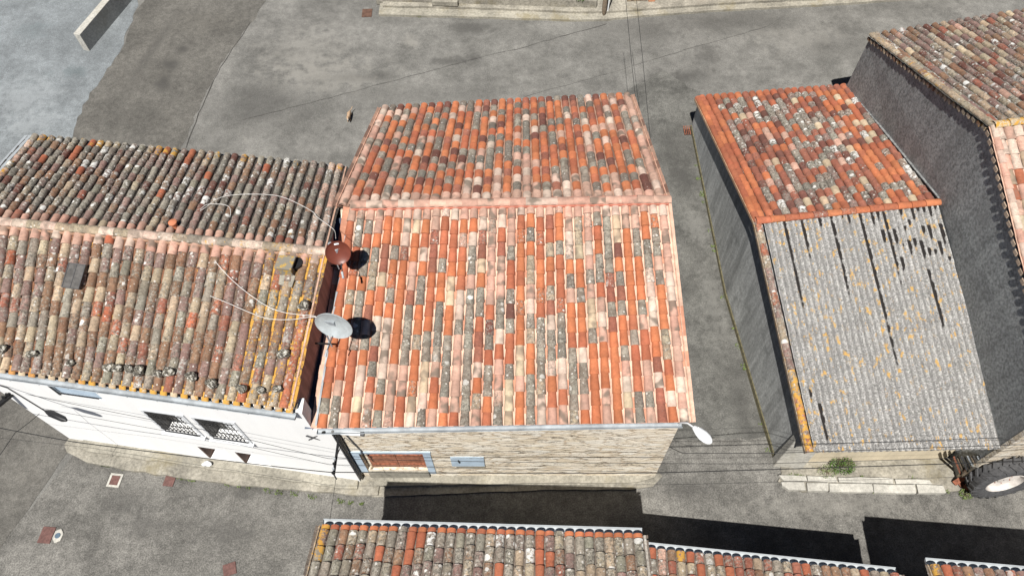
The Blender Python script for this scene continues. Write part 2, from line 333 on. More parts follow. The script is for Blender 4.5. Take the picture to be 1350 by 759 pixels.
def strip(name, pts, wd, mat, dz=.006):
    mb = MB()
    P = [V(*p) for p in pts]
    for a, b in zip(P[:-1], P[1:]):
        k = max(1, int((b-a).length/.35)); R = random.Random(int(a.x*100))
        pr = None
        for i in range(k+1):
            c = a.lerp(b, i/k)+V(R.uniform(-.03, .03), R.uniform(-.03, .03), 0); ww = wd*R.uniform(.5, 1.3)/2; c.z = gz(c.x, c.y)+dz
            if pr: mb.quad(pr[0], pr[1], c+V(0, ww, 0)+V(ww, 0, 0), c-V(0, ww, 0)-V(ww, 0, 0))
            pr = (c-V(0, ww, 0)-V(ww, 0, 0), c+V(0, ww, 0)+V(ww, 0, 0))
    return tag(mb.build(name, mat), kind='structure')
line_m = plain('dark_line', (.055, .052, .048), .95, .2)  # dark colour for thin irregular lines laid over the asphalt
strip('road_line', [G(320, 158), G(432, 130), G(560, 96), G(665, 68)], .035, line_m)
strip('road_line', [G(690, 128), G(800, 98), G(900, 67), G(1010, 36), G(1030, 24)], .03, line_m)
strip('road_line', [G(670, 68), G(760, 43), G(800, 32)], .05, line_m)
strip('road_line', [G(245, 195), G(262, 150), G(290, 90), G(330, 30)], .04, line_m, .012)
# pavements (raised)
LWY = lambda x: 6.45-.1723*(x+4.47)          # front wall line of the white house
MWY = lambda x: 6.62-.026*(x+4.45)           # front wall line of the stone house
def pave(name, poly, mat, h, seed=1, jit=.03): return sheet(name, poly, mat, 0, jit, seed, 'structure', h)
pave('pavement', [(-13.2, 7.95), (-13.28, 7.75), (-13.12, 7.55), g2(115, 610), g2(150, 617), g2(250, 633), g2(340, 643), g2(420, 650), g2(500, 655), (-3.9, LWY(-4.4)+.3), (-4.47, LWY(-4.47)+.1), (-12.9, LWY(-12.9)+.1)], M['conc'], .12, 8)
pave('pavement', [(-12.75, 7.75), (-12.8, 7.62), (-12.5, 7.53), (-8.5, 6.85), (-5, 6.27), (-4.5, 6.2), (-4.5, 6.7), (-12.7, 8.0)], M['kerb'], .2, 9)
pave('pavement', [(-4.1, 6.02), (-2, 6.06), (1, 6.1), (3.2, 6.05), g2(860, 641), (4.15, 6.42), (3.9, 6.7), (-4.1, 6.8)], M['conc'], .05, 10, .012)
pave('pavement', [(-4.0, 6.3), (0, 6.28), (3.4, 6.22), (3.9, 6.35), (3.9, 6.6), (-4.0, 6.7)], M['kerb'], .135, 11, .012)
# ------------------------------------------------------------------ clay tile roofs
PAL = {
 'orange': (.50, .168, .075), 'orange2': (.42, .135, .07), 'brick': (.31, .115, .075), 'rbrown': (.17, .07, .052), 'pink': (.55, .335, .255), 'pale': (.62, .47, .38),
 'grey': (.20, .175, .145), 'grey2': (.30, .26, .21), 'cream': (.56, .44, .30), 'brown': (.27, .155, .095), 'mauve': (.26, .165, .14), 'beige': (.42, .33, .23), 'olive': (.26, .235, .18)}
def pick(R, wts):
    t = R.random()*sum(w for _, w in wts)
    for k, w_ in wts:
        t -= w_
        if t <= 0: break
    c = PAL[k]; q = R.uniform(.85, 1.15); h = R.uniform(-.06, .06)
    return (c[0]*q, c[1]*q*(1+h), c[2]*q*(1+h), R.random()), k
def cover(mb, p0, p1, s, n, r0, r1, hgt, col, aux, lift0=.03, lift1=.006, seg=8, rim=.016):
    vs = []; K = seg+1
    for (p, r, l) in ((p0, r0, lift0), (p1, r1, lift1)):
        for i in range(K):
            a = math.pi*i/seg; vs.append(p+s*(r*math.cos(a))+n*(l+hgt*r*math.sin(a)))
    ri = r0-rim
    for (t, rr) in ((0., ri), (.3, ri-.002)):
        p = lerp(p0, p1, t); l = lerp(lift0, lift1, t)
        for i in range(K):
            a = math.pi*i/seg; vs.append(p+s*(rr*math.cos(a))+n*(l+hgt*rr*math.sin(a)-.001))
    fs = [(i, i+1, K+i+1, K+i) for i in range(seg)]+[(2*K+i, 2*K+i+1, i+1, i) for i in range(seg)]+[(3*K+i, 3*K+i+1, 2*K+i+1, 2*K+i) for i in range(seg)]
    mb.add(vs, fs, col=col, aux=aux)
def chan(mb, p0, p1, s, n, r, col, aux, l0=.012, l1=0., dep=.045, seg=4):
    vs = []; K = seg+1
    for p, l in ((p0, l0), (p1, l1)):
        for i in range(K):
            a = -1+2*i/seg; vs.append(p+s*(r*a)+n*(l+dep*a*a))
    mb.add(vs, [(i, K+i, K+i+1, i+1) for i in range(seg)], col=col, aux=aux)
def tiled(EL, ER, RL, RR, nc, nr, colf, chf, seed, jit=.006, wob=.0, rad=.47, taper=.83, hgt=.8, skipf=None, ov=1.18, first=1.):
    """one slope of barrel tiles; colf(i,j,R)->(col,aux)"""
    mb = MB(); R = random.Random(seed); EL, ER, RL, RR = [V(*p) for p in (EL, ER, RL, RR)]
    dn = (ER-EL).cross(RL-EL).normalized()*-.03; dn = dn if dn.z < 0 else -dn
    mb.add([EL+dn, ER+dn, RR+dn, RL+dn], [(0, 1, 2, 3)], col=(.12, .08, .06, 0))
    for i in range(nc+1):
        for kind in ('ch', 'co'):
            if kind == 'co' and i == nc: continue
            u = (i+(.5 if kind == 'co' else 0))/nc
            E = EL.lerp(ER, u); T = RL.lerp(RR, u); ph = R.uniform(0, 6); am = wob*R.uniform(.4, 1)
            ce = R.uniform(-.5, .5)*(.45 if kind == 'co' else 1)
            for j in range(nr):
                t0 = (j-(1-first)*(j > 0)+(ce if j > 0 and (j > 1 or first == 1) else 0))/nr; t1 = min((j-(1-first)+ov+ce)/nr, 1.0) if j < nr-1 else 1.0
                p0 = E.lerp(T, t0); p1 = E.lerp(T, t1); pit = ((ER-EL).length*(1-t0)+(RR-RL).length*t0)/nc
                s = (ER-EL).lerp(RR-RL, t0).normalized(); a = (p1-p0).normalized(); n = s.cross(a).normalized(); s2 = a.cross(n)
                if n.z < 0: n = -n
                wv = lambda t: s2*(am*math.sin(ph+t*7))
                p0 = p0+wv(t0)+s2*R.uniform(-jit, jit)+n*R.uniform(-jit, jit)*.6; p1 = p1+wv(t1)+s2*R.uniform(-jit, jit)
                if skipf and skipf(p0, i, j): continue
                if kind == 'co':
                    col, aux = colf(i, j, R); q = R.uniform(.96, 1.04)
                    cover(mb, p0-a*.0, p1, s2, n, pit*rad*q, pit*rad*taper*q, hgt, col, aux, .035+R.uniform(0, .008))
                else:
                    col, aux = chf(i, j, R); chan(mb, p0, p1, s2, n, pit*.5, col, aux)
    return mb
def ridge(mb, A, B, L, r, colf, seed, up=V(0, 0, 1), h=.75, lift=-.02):
    A = V(*A); B = V(*B); k = max(1, round((B-A).length/L)); R = random.Random(seed); a = (B-A).normalized(); s = a.cross(up).normalized(); n = s.cross(a)
    for j in range(k):
        p0 = A.lerp(B, j/k)+n*lift; p1 = A.lerp(B, min((j+1.12)/k, 1.01))+n*lift
        c, x = colf(0, j, R); q = R.uniform(.97, 1.03)
        cover(mb, p0+s*R.uniform(-.008, .008), p1, s, n, r*q, r*.9*q, h, c, x, .02, 0.)
def cf(wts, L=(.2, .6), O=0., S=0., greyL=.4):
    def f(i, j, R):
        c, k = pick(R, wts); l = R.uniform(*L)
        if k in ('grey', 'grey2', 'olive'): l += greyL
        return c, (l, O if not callable(O) else O(i, j, R), S if not callable(S) else S(k, R))
    return f
# ------------------------------------------------------------------ walls
def holed(mb, A, B, z0, z1, holes, depth, thick_in=V(0, 0, 0)):
    """vertical wall face from A to B (plan) with rectangular recesses; holes: (u0,u1,za,zb) u in metres from A. Outward normal = right of A->B"""
    A = V(A[0], A[1], 0); B = V(B[0], B[1], 0); d = (B-A).normalized(); L = (B-A).length; inn = V(-d.y, d.x, 0)*depth
    us = sorted({0, L, *[h[0] for h in holes], *[h[1] for h in holes]}); zs = sorted({z0, z1, *[h[2] for h in holes], *[h[3] for h in holes]})
    P = lambda u, z, k=0: A+d*u+V(0, 0, z)+inn*k
    for a, b in zip(us[:-1], us[1:]):
        for c, e in zip(zs[:-1], zs[1:]):
            if any(h[0] <= a+1e-6 and h[1] >= b-1e-6 and h[2] <= c+1e-6 and h[3] >= e-1e-6 for h in holes): continue
            mb.quad(P(a, c), P(b, c), P(b, e), P(a, e))
    for (a, b, c, e) in holes:
        mb.quad(P(a, c), P(a, c, 1), P(a, e, 1), P(a, e)); mb.quad(P(b, c, 1), P(b, c), P(b, e), P(b, e, 1))
        mb.quad(P(a, c), P(b, c), P(b, c, 1), P(a, c, 1)); mb.quad(P(a, e, 1), P(b, e, 1), P(b, e), P(a, e))
        mb.quad(P(a, c, 1), P(b, c, 1), P(b, e, 1), P(a, e, 1))
    return P, d, V(-d.y, d.x, 0)
def body(mb, Ls, Rs, skip_front=False, drop=.0):
    """Ls/Rs: section polygons [front base, front top, ridge, rear top, rear base] of the left and right ends"""
    n = len(Ls); v = [V(*p) for p in Ls]+[V(*p) for p in Rs]; fs = [tuple(range(n))[::-1], tuple(range(n, 2*n))]
    for i in range(n):
        if skip_front and i == 0: continue
        if i == n-1: continue
        fs.append((i, (i+1) % n, n+(i+1) % n, n+i))
    mb.add(v, fs)
# ================================================================== STONE HOUSE (centre)
MF = [V(-4.75, 6.50, 4.0), V(4.16, 6.42, 4.0)]; MR = [V(-4.20, 11.88, 5.70), V(4.06, 11.82, 5.70)]; MB_ = [V(-4.04, 17.3, 4.05), V(3.98, 17.61, 4.05)]
RLd = V(-4.50, 11.92, 5.68)
house = thing('stone_house', 'low stone house in the centre with new orange, pink and grey mixed clay tiles', 'house', (0, 11.5, 0))
mb = MB(); gap = .07
P, d, inn = holed(mb, (-4.45, MWY(-4.45)), (3.93, MWY(3.93)), -.1, 3.86, [(.30, 1.98, .60, 1.93)], .13)
hb = [(MWY(-4.45), -.1), (MWY(-4.45), 3.86), (11.9, 5.55), (17.2, 3.9), (17.2, -.1)]
body(mb, [(-4.45 if y < 12 else -4.0, y, z) for y, z in hb], [(3.93, y, z) for y, z in hb], skip_front=True)
mb.build('wall', M['stone'], house)
WM_ = [('orange', 29), ('orange2', 16), ('brick', 7), ('rbrown', 1), ('pink', 15), ('pale', 8), ('grey', 5), ('grey2', 18), ('cream', 4), ('beige', 4)]
WMr = [('orange', 29), ('orange2', 15), ('brick', 8), ('rbrown', 7), ('pink', 9), ('pale', 6), ('grey', 18), ('grey2', 10)]
Sf = lambda k, R: {'pink': R.choice([.3, 1.]), 'pale': R.choice([.3, 1.]), 'grey2': 1.0, 'grey': .8, 'cream': .7, 'beige': .8}.get(k, .0)
mem = []
def mfront(i, j, R):
    w_ = WM_
    if i == 33: w_ = [('pink', 6), ('pale', 3)]
    if j == 14: w_ = [('pale', 3), ('pink', 4)]
    if w_ is WM_ and mem and R.random() < .28: w_ = [(mem[0], 1)]
    c, k = pick(R, w_); mem[:] = [k]; l = .05 if k in ('orange', 'orange2', 'pink', 'pale', 'cream') else .22
    if k in ('grey', 'grey2', 'beige'): l = R.uniform(.4, .62)
    return c, (l if R.random() > .06 else .5, 0, Sf(k, R) if j < 14 else R.choice([0, .5, 1.]))
def mrear(i, j, R):
    w_ = WMr
    if i in (0, 31): w_ = [('pink', 6), ('pale', 3), ('grey2', 1)]
    if j == 14: w_ = [('pale', 2), ('pink', 4)]
    c, k = pick(R, w_); l = .05 if k in ('orange', 'orange2', 'pink', 'pale') else .25
    if k in ('grey', 'grey2'): l = R.uniform(.3, .5)
    return c, (l, 0, Sf(k, R) if j < 14 else R.choice([0, .6, 1.]))
chp = lambda i, j, R: (((.74, .48, .36, 0) if R.random() < .75 else (.6, .28, .18, 0)), (.03, 0, .2))
tiled(MF[0], MF[1], MR[0], MR[1], 34, 15, mfront, chp, 11, jit=.004, rad=.455, taper=.80).build('roof_slope', TILE, house, smooth=True)
tiled(MB_[1], MB_[0], MR[1], RLd, 32, 15, mrear, lambda i, j, R: (((.42, .25, .18, 0) if R.random() < .6 else (.2, .11, .08, 0)), (.1, 0, .3)), 12, jit=.006, rad=.445, taper=.82).build('roof_slope', TILE, house, smooth=True)
mb = MB(); ridge(mb, (-4.12, 11.9, 5.78), (4.12, 11.82, 5.78), .42, .125, lambda i, j, R: (pick(R, [('pink', 3), ('pale', 1)])[0], (.03, 0, R.choice([0, .3, 1.]))), 3)
mb.m = 0
mb.build('ridge_tiles', TILE, house, smooth=True)
mb = MB()      # mortar bed under the ridge and pale tile flanks down the right verge
for dy in (-.135, .135): mb.beam((-4.1, 11.89+dy, 5.735), (4.1, 11.82+dy, 5.735), .03, .05, col=(.62, .22, .15, 0))
for a, b in ((MF[1], MR[1]), (MR[1], MB_[1])):
    k = 15
    for q in range(k):
        p0 = a.lerp(b, q/k); p1 = a.lerp(b, (q+.97)/k); mb.beam(p0+V(.045, 0, -.03), p1+V(.045, 0, -.035), .025, .15, col=(.68*rnd.uniform(.85, 1.1), .38, .27, 0), aux=(.05, 0, .5))
a, b = MB_[0], RLd
for q in range(15): mb.beam(a.lerp(b, q/15)+V(-.03, 0, -.03), a.lerp(b, (q+.97)/15)+V(-.03, 0, -.035), .025, .14, col=(.68, .38, .27, 0), aux=(.05, 0, .5))
mb.build('verge_tiles', TILE, house)
def gutter(A, B, r=.075, n=8, brackets=0, wall=.006):
    mb = MB(); A = V(*A); B = V(*B); a = (B-A).normalized(); s = a.cross(V(0, 0, 1)).normalized(); seg = 8
    for rr, flip in ((r, 0), (r-wall, 1)):
        vs = [p+s*(rr*math.cos(math.pi+math.pi*i/seg))+V(0, 0, rr*math.sin(math.pi+math.pi*i/seg)) for p in (A, B) for i in range(seg+1)]; K = seg+1
        mb.m = flip; mb.add(vs, [((i, i+1, K+i+1, K+i) if flip else (i, K+i, K+i+1, i+1)) for i in range(seg)]); mb.m = 0
    for sg in (-1, 1): mb.tube([A+s*sg*(r-.002), B+s*sg*(r-.002)], .011, 6)
    for p in (A, B):
        vs = [p+s*(r*math.cos(math.pi+math.pi*i/seg))+V(0, 0, r*math.sin(math.pi+math.pi*i/seg)) for i in range(seg+1)]; mb.add(vs, [tuple(range(seg+1))])
    for k in range(brackets):
        p = A.lerp(B, (k+.5)/brackets); mb.tube([p+s*(rr_*math.cos(math.pi+math.pi*i/8))+V(0, 0, rr_*math.sin(math.pi+math.pi*i/8)) for rr_ in (r+.006,) for i in range(9)], .008, 5)
    return mb
gutter(MF[0]+V(.0, -.05, -.06), V(3.98, 6.39, 3.94), .072, brackets=10).build('gutter', M['zinc'], house, smooth=True)
mb = MB(); mb.tube([V(-4.39, 6.45, 3.9), V(-4.39, 6.53, 3.75), V(-4.39, 6.53, .12)], .032, 10); mb.build('joint_shade_pipe', M['black'], house, smooth=True)  # black pipe added to thicken the dark band of the shaded wall step
mb = MB(); mb.tube([V(-4.6, 6.42, 3.93), V(-4.6, 6.42, 3.90)], .04, 10, col=(0, 0, 0)); mb.build('gutter_outlet', M['hole'], house)
# rear gutter edge (thin pale lip)
gutter(MB_[1]+V(0, .04, -.05), MB_[0]+V(0, .04, -.05), .06).build('gutter', M['zincw'], house, smooth=True)
# garage door
mb = MB(); wp = lambda u, z, k=0: P(u, z, k)
door = None
for q in range(2):
    m_ = MB(); u0 = .42+q*.77; 
    for b_ in range(6):
        x0 = u0+b_*.127; p0 = P(x0+.062, 1.22); m_.beam(P(x0+.0635, .61)+inn*.10, P(x0+.0635, 1.92)+inn*.10, .122, .03, up=tuple(inn))
    dl = m_.build('garage_door', M['bdoor'], house)
    for zz in (.9, 1.6): m_ = MB(); m_.beam(P(u0+.05, zz)+inn*.075, P(u0+.72, zz)+inn*.075, .05, .02); sub(m_, 'door_batten', M['rust'], dl)
mb = MB()
mb.beam(P(.16, .45)-inn*.012, P(.16, 2.07)-inn*.012, .27, .03, up=tuple(inn)); mb.beam(P(2.085, .35)-inn*.012, P(2.085, 2.07)-inn*.012, .20, .03, up=tuple(inn)); mb.beam(P(.0, 2.03)-inn*.016, P(2.2, 2.03)-inn*.016, .03, .12)
mb.build('door_frame', M['blue'], house)
mb = MB(); mb.box(P(1.15, .36)-inn*.02, (1.7, .12, .42), (d, inn, V(0, 0, 1))); mb.build('door_step', M['kerb'], house, bevel=.02)
mb = MB(); u0 = -1.75+4.45; mb.box(P(u0+.44, 1.36)-inn*.02, (.9, .05, .66), (d, inn, V(0, 0, 1))); fr = mb.build('window_shutter', M['blue'], house, bevel=.01)
mb = MB(); mb.box(P(u0+.5, .98)-inn*.02, (.8, .06, .14), (d, inn, V(0, 0, 1))); mb.build('window_sill', M['kerb'], house, bevel=.015)
mb = MB(); mb.beam(P(u0+.2, 1.55)-inn*.06, P(u0+.23, 1.40)-inn*.06, .05, .03); sub(mb, 'latch', M['black'], fr)
# flashing lying in the valley between the two houses
mb = MB(); mb.quad(V(-5.04, 6.5, 3.99), V(-4.62, 6.5, 3.99), V(-4.05, 11.6, 5.60), V(-4.62, 11.6, 5.60)); mb.build('valley_flashing', M['lead'], house)
mb = MB(); mb.beam((-4.76, 6.55, 4.05), (-4.21, 11.2, 5.52), .05, .06); mb.build('flashing_kerb', M['zinc'], house)
# ================================================================== WHITE HOUSE (left)
LF = [V(-13.62, 8.03, 5.0), V(-5.14, 6.58, 5.0)]; LR = [V(-13.85, 11.45, 6.12), V(-4.54, 10.12, 6.12)]; LB = [V(-14.05, 15.42, 5.0), V(-4.66, 13.9, 5.0)]
lh = thing('white_house', 'long white rendered house on the left under a lichen covered grey tile roof', 'house', (-9.5, 10, 0))
mb = MB(); A0 = (-13.2, LWY(-13.2)); B0 = (-4.88, LWY(-4.88)); Ld = V(B0[0]-A0[0], B0[1]-A0[1], 0).normalized()
uu = lambda x: (x-A0[0])/Ld.x
winL = [(uu(-9.3), uu(-8.3), 2.2, 3.55), (uu(-7.98), uu(-6.98), 2.2, 3.55), (uu(-11.35), uu(-10.15), 3.85, 4.75)]
bas = [(uu(-8.85), uu(-8.05), .24, 1.17), (uu(-7.78), uu(-6.98), .24, 1.17)]
PL, dL, iL = holed(mb, A0, B0, -.1, 4.86, winL+bas, .34)
Lb = [(-13.2, LWY(-13.2), -.1), (-13.2, LWY(-13.2), 4.86), (-13.5, 11.45, 5.98), (-13.8, 15.2, 4.85), (-13.8, 15.2, -.1)]
Rb = [(-4.45, LWY(-4.45), -.1), (-4.85, LWY(-4.45)+.02, 4.86), (-4.5, 10.1, 5.98), (-4.75, 13.7, 4.85), (-4.75, 13.7, -.1)]
Rb = [(-5.06, LWY(-5.06), -.1), (-5.06, LWY(-5.06)+.02, 4.86), (-4.56, 10.1, 5.98), (-4.78, 13.7, 4.85), (-4.78, 13.7, -.1)]
body(mb, Lb, Rb, skip_front=True)
yk = LWY(-4.45); yl_ = LWY(-4.88); zk = 3.84
mb.quad(V(-4.88, yl_, -.1), V(-4.45, yk, -.1), V(-4.45, yk, zk), V(-4.88, yl_, zk)); mb.quad(V(-4.45, yk, -.1), V(-4.45, 6.9, -.1), V(-4.45, 6.9, zk), V(-4.45, yk, zk)); mb.quad(V(-4.88, yl_, zk), V(-4.45, yk, zk), V(-4.45, 6.9, zk), V(-4.88, 6.9, zk))
mb.quad(V(-4.88, yl_, zk), V(-4.88, 6.9, zk), V(-4.88, 6.9, 4.86), V(-4.88, yl_, 4.86)); mb.quad(V(-4.88, 6.9, 3.0), V(-5.1, 6.9, 3.0), V(-5.1, 6.9, 4.86), V(-4.88, 6.9, 4.86)); mb.quad(V(-5.1, yl_+.05, 4.86), V(-4.88, yl_, 4.86), V(-4.88, 6.9, 4.86), V(-5.1, 6.9, 4.86))
mb.build('wall', M['white'], lh)
WLf = [('mauve', 26), ('beige', 24), ('grey2', 10), ('brown', 28), ('brick', 8), ('orange2', 5), ('olive', 5), ('cream', 6)]
WLr = [('grey', 16), ('mauve', 28), ('brown', 24), ('beige', 8), ('olive', 6), ('grey2', 12), ('rbrown', 8), ('orange2', 2.5), ('brick', 3)]
def lfront(i, j, R):
    w_ = WLf if j < 9 else [('pink', 5), ('pale', 2), ('orange2', 1)]
    if i == 33 and j < 6: w_ = [('orange2', 3), ('brick', 1)]
    c, k = pick(R, w_); o = .02
    if i > 28: o = R.choice([.1, .45, .5, .35])
    elif j == 0: o = R.choice([0, .15, .3])
    elif R.random() < .05: o = .3
    return c, (R.uniform(.35, .66) if j < 9 else R.uniform(.05, .2), o, 0 if j < 9 else R.choice([0, .7, 1]))
def lrear(i, j, R):
    i2 = 36-i
    w_ = WLr if j < 10 else [('pink', 5), ('brick', 1), ('beige', 1)]
    if i2 == 0 or (i2 > 34): w_ = [('pink', 3), ('pale', 1), ('grey2', 2)]
    c, k = pick(R, w_); L_ = R.uniform(.4, .8)
    if k in ('orange2',): L_ = R.uniform(.1, .35)
    return c, (L_ if j < 10 else .2, (R.choice([.2, .45, .6]) if (j == 0 or i > 35) else (.3 if (R.random() < .06 and i < 14) else 0)), .4 if j >= 10 else 0)
cho = lambda i, j, R: ((.22, .10, .055, 0) if R.random() < .6 else (.15, .10, .07, 0), (R.uniform(.2, .5), (R.choice([.5, .7, .8]) if i > 28 else R.choice([.02, .1, .25, .4])), 0))
chg = lambda i, j, R: ((.05, .042, .036, 0), (.3, .05, 0))
tiled(LF[0], LF[1], LR[0], LR[1], 34, 10, lfront, cho, 21, jit=.012, wob=.012, rad=.425, taper=.86, hgt=.95).build('roof_slope', TILE, lh, smooth=True)
tiled(LB[1], LB[0], LR[1], LR[0], 37, 11, lrear, chg, 22, jit=.014, wob=.016, rad=.385, taper=.86, hgt=1.0).build('roof_slope', TILE, lh, smooth=True)
mb = MB(); ridge(mb, LR[0]+V(0, 0, .08), LR[1]+V(.05, 0, .08), .38, .125, lambda i, j, R: (pick(R, [('pale', 4), ('beige', 1), ('grey2', 1)])[0], (R.uniform(.2, .5), .02 if j < 12 else (.2 if j < 17 else .4), .7)), 5, h=.7); mb.build('ridge_tiles', TILE, lh, smooth=True)
mb = MB()      # mortar and verge pieces
mb.beam(LR[0]+V(0, -.14, .02), LR[1]+V(0, -.14, .02), .03, .05, col=(.5, .3, .2, 0), aux=(.3, .3, 0)); mb.beam(LR[0]+V(0, .14, .02), LR[1]+V(0, .14, .02), .03, .05, col=(.3, .26, .2, 0), aux=(.5, .2, 0))
for (a, b) in ((LF[1], LR[1]), (LR[1], LB[1])): mb.beam(a+V(.04, 0, -.02), b+V(.04, 0, -.02), .04, .12, col=(.6, .38, .28, 0), aux=(.3, .1, .3))
mb.build('verge_tiles', TILE, lh)
mb = MB()      # a strip of zinc along the left verge of the far slope
mb.beam(LR[0]+V(-.12, 0, .02), LB[0]+V(-.12, .05, .02), .22, .03); mb.beam(LR[0]+V(-.2, 0, -.08), LB[0]+V(-.2, .05, -.08), .03, .2); mb.build('verge_flashing', M['zincw'], lh)
gutter(V(-13.7, 7.91, 4.92), V(-5.0, 6.42, 4.92), .08, brackets=12).build('gutter', M['zinc'], lh, smooth=True)
gutter(LB[1]+V(0, .05, -.06), LB[0]+V(0, .05, -.06), .06).build('gutter', M['zinc'], lh, smooth=True)
# eave course of tile ends under the gutter side, with dark gaps
mb = MB(); mb.beam((-13.5, 8.12, 4.9), (-5.0, 6.68, 4.9), .12, .10); mb.build('fascia', M['cream'], lh)
mb = MB(); R = random.Random(8)
for k in range(35):
    p = LF[0].lerp(LF[1], k/34); dn = (LF[0]-LR[0]).normalized(); sx1 = (LF[1]-LF[0]).normalized(); c_ = R.choice([PAL['beige'], PAL['cream'], (.5, .25, .08)])
    cover(mb, p+dn*.09+V(0, 0, -.01), p-dn*.12, sx1, sx1.cross(-dn).normalized(), .085, .085, .5, (*c_[:3], R.random()), (.2, R.choice([.15, .35, .6]) if k < 14 else R.choice([.55, .7, .8]), 0), 0, .0, seg=6)
mb.build('eave_tiles', TILE, lh, smooth=True)
# brown gable cladding above the neighbour's roof
mb = MB(); q0 = V(-5.03, 6.66, 0); q1 = V(-4.50, 10.1, 0); q2 = V(-4.62, 13.2, 0)
for a, b, za, zb in ((q0, q1, 5.0, 6.12), (q1, q2, 6.12, 5.2)):
    mb.hexa([a+V(-.03, 0, 3.6), a+V(0, 0, 3.6), b+V(0, 0, 4.4), b+V(-.03, 0, 4.4)], [a+V(-.03, 0, za-.03), a+V(0, 0, za-.03), b+V(0, 0, zb-.03), b+V(-.03, 0, zb-.03)])
mb.build('gable_cladding', M['brown'], lh)
# windows
def grille(mb, P, inn, u0, u1, z0, z1, out=.09):
    w_ = u1-u0
    for z in (z0+.04, z0+(z1-z0)*.42, z1-.05): mb.beam(P(u0, z)-inn*out, P(u1, z)-inn*out, .02, .02)
    for k in range(9):
        u = u0+w_*(k+.5)/9; mb.tube([P(u, z0+.02)-inn*out, P(u, z1-.02)-inn*out], .009, 5)
    for k in range(9):       # scrolls in the lower band and upper heads
        u = u0+w_*(k+.5)/9
        for zc, rr in ((z0+(z1-z0)*.22, .045), (z0+(z1-z0)*.8, .04)):
            mb.tube([P(u+rr*math.cos(t), zc+1.6*rr*math.sin(t))-inn*(out+.012) for t in [i*math.pi/5 for i in range(11)]], .008, 5, caps=False)
for k, (a, b, z0, z1) in enumerate(winL[:2]):
    m_ = MB(); o_ = .07
    for (x0, x1, y0, y1) in ((a-o_, a, z0-o_, z1+o_), (b, b+o_, z0-o_, z1+o_)): m_.box(PL((x0+x1)/2, (y0+y1)/2)-iL*.012, (x1-x0, .03, y1-y0), (dL, iL, V(0, 0, 1)))
    m_.box(PL((a+b)/2, z0-.04)-iL*.05, (b-a+.2, .12, .05), (dL, iL, V(0, 0, 1)))
    m_.box(PL((a+b)/2, z1+.035)-iL*.012, (b-a-.002, .03, .07), (dL, iL, V(0, 0, 1)))
    wf = m_.build('window_frame', M['curtain'], lh)
    m_ = MB(); m_.box(PL((a+b)/2, (z0+z1)/2)+iL*.32, (b-a-.01, .02, z1-z0-.01), (dL, iL, V(0, 0, 1))); sub(m_, 'pane', M['curtain'], wf)
    m_ = MB(); m_.box(PL(a+.02, (z0+z1)/2)+iL*.165, (.03, .31, z1-z0-.02), (dL, iL, V(0, 0, 1))); m_.box(PL(a+.15, (z0+z1)/2)+iL*.30, (.22, .02, z1-z0-.02), (dL, iL, V(0, 0, 1))); sub(m_, 'jamb_shade', M['slate'], wf)  # dark panels added as the shade on the left jamb and pane edge
    m_ = MB(); grille(m_, PL, iL, a+.02, b-.02, z0+.02, z1-.02, .04); sub(m_, 'grille', M['black'], wf)
a, b, z0, z1 = winL[2]
m_ = MB(); m_.box(PL((a+b)/2, (z0+z1)/2)+iL*.06, (b-a-.01, .04, z1-z0-.01), (dL, iL, V(0, 0, 1))); ws = m_.build('window_shutter', M['blue'], lh)
m_ = MB(); m_.beam(PL(a+.03, z0)-iL*.015, PL(a+.03, z1)-iL*.015, .04, .02, up=tuple(iL)); m_.beam(PL(a+.05, z0+.1)-iL*.015, PL(b-.1, z0+.1)-iL*.015, .02, .03); sub(m_, 'rail', M['black'], ws)
for k, (a, b, z0, z1) in enumerate(bas):
    m_ = MB(); m_.box(PL((a+b)/2, (z0+z1)/2)+iL*.3, (b-a-.01, .03, z1-z0-.01), (dL, iL, V(0, 0, 1))); m_.box(PL(a+.02, (z0+z1)/2)+iL*.15, (.03, .28, z1-z0-.01), (dL, iL, V(0, 0, 1))); m_.box(PL((a+b)/2, z1-.02)+iL*.15, (b-a-.08, .28, .03), (dL, iL, V(0, 0, 1))); m_.build('cellar_hatch', M['ddoor'], lh)  # brown hatch, plus dark left and top panels added as recess shade
# roof furniture that belongs to the roof
mb = MB(); mb.m = 0
c0 = onplane(103, 366, (-13.6, 8.03, 5.0), Vector(LF[1]-LF[0]).cross(LR[0]-LF[0])); sx_ = (LF[1]-LF[0]).normalized(); ux_ = (LR[0]-LF[0]); ux_ = (ux_-sx_*ux_.dot(sx_)).normalized(); nx_ = sx_.cross(ux_)
mb.box(c0+nx_*.14, (.44, .62, .05), (sx_, ux_, nx_)); sk = mb.build('skylight', M['slate'], lh, bevel=.008)
m_ = MB(); m_.box(c0+nx_*.17, (.012, .6, .012), (sx_, ux_, nx_))
for sg in (-1, 1): m_.box(c0+nx_*.17+sx_*sg*.215, (.02, .62, .014), (sx_, ux_, nx_)); m_.box(c0+nx_*.17+ux_*sg*.3, (.44, .02, .014), (sx_, ux_, nx_))
sub(m_, 'frame', M['iron'], sk)
mb = MB(); c1 = U(230, 297, 6.12); mb.tube([c1-V(0, 0, .35), c1+V(0, 0, .10)], .07, 12); vt = mb.build('roof_vent', M['terra'], lh, smooth=True)
m_ = MB(); m_.tube([c1+V(0, 0, .10), c1+V(0, 0, .13), c1+V(0, 0, .17)], [.105, .105, .03], 14); sub(m_, 'cap', M['terra'], vt, smooth=True)
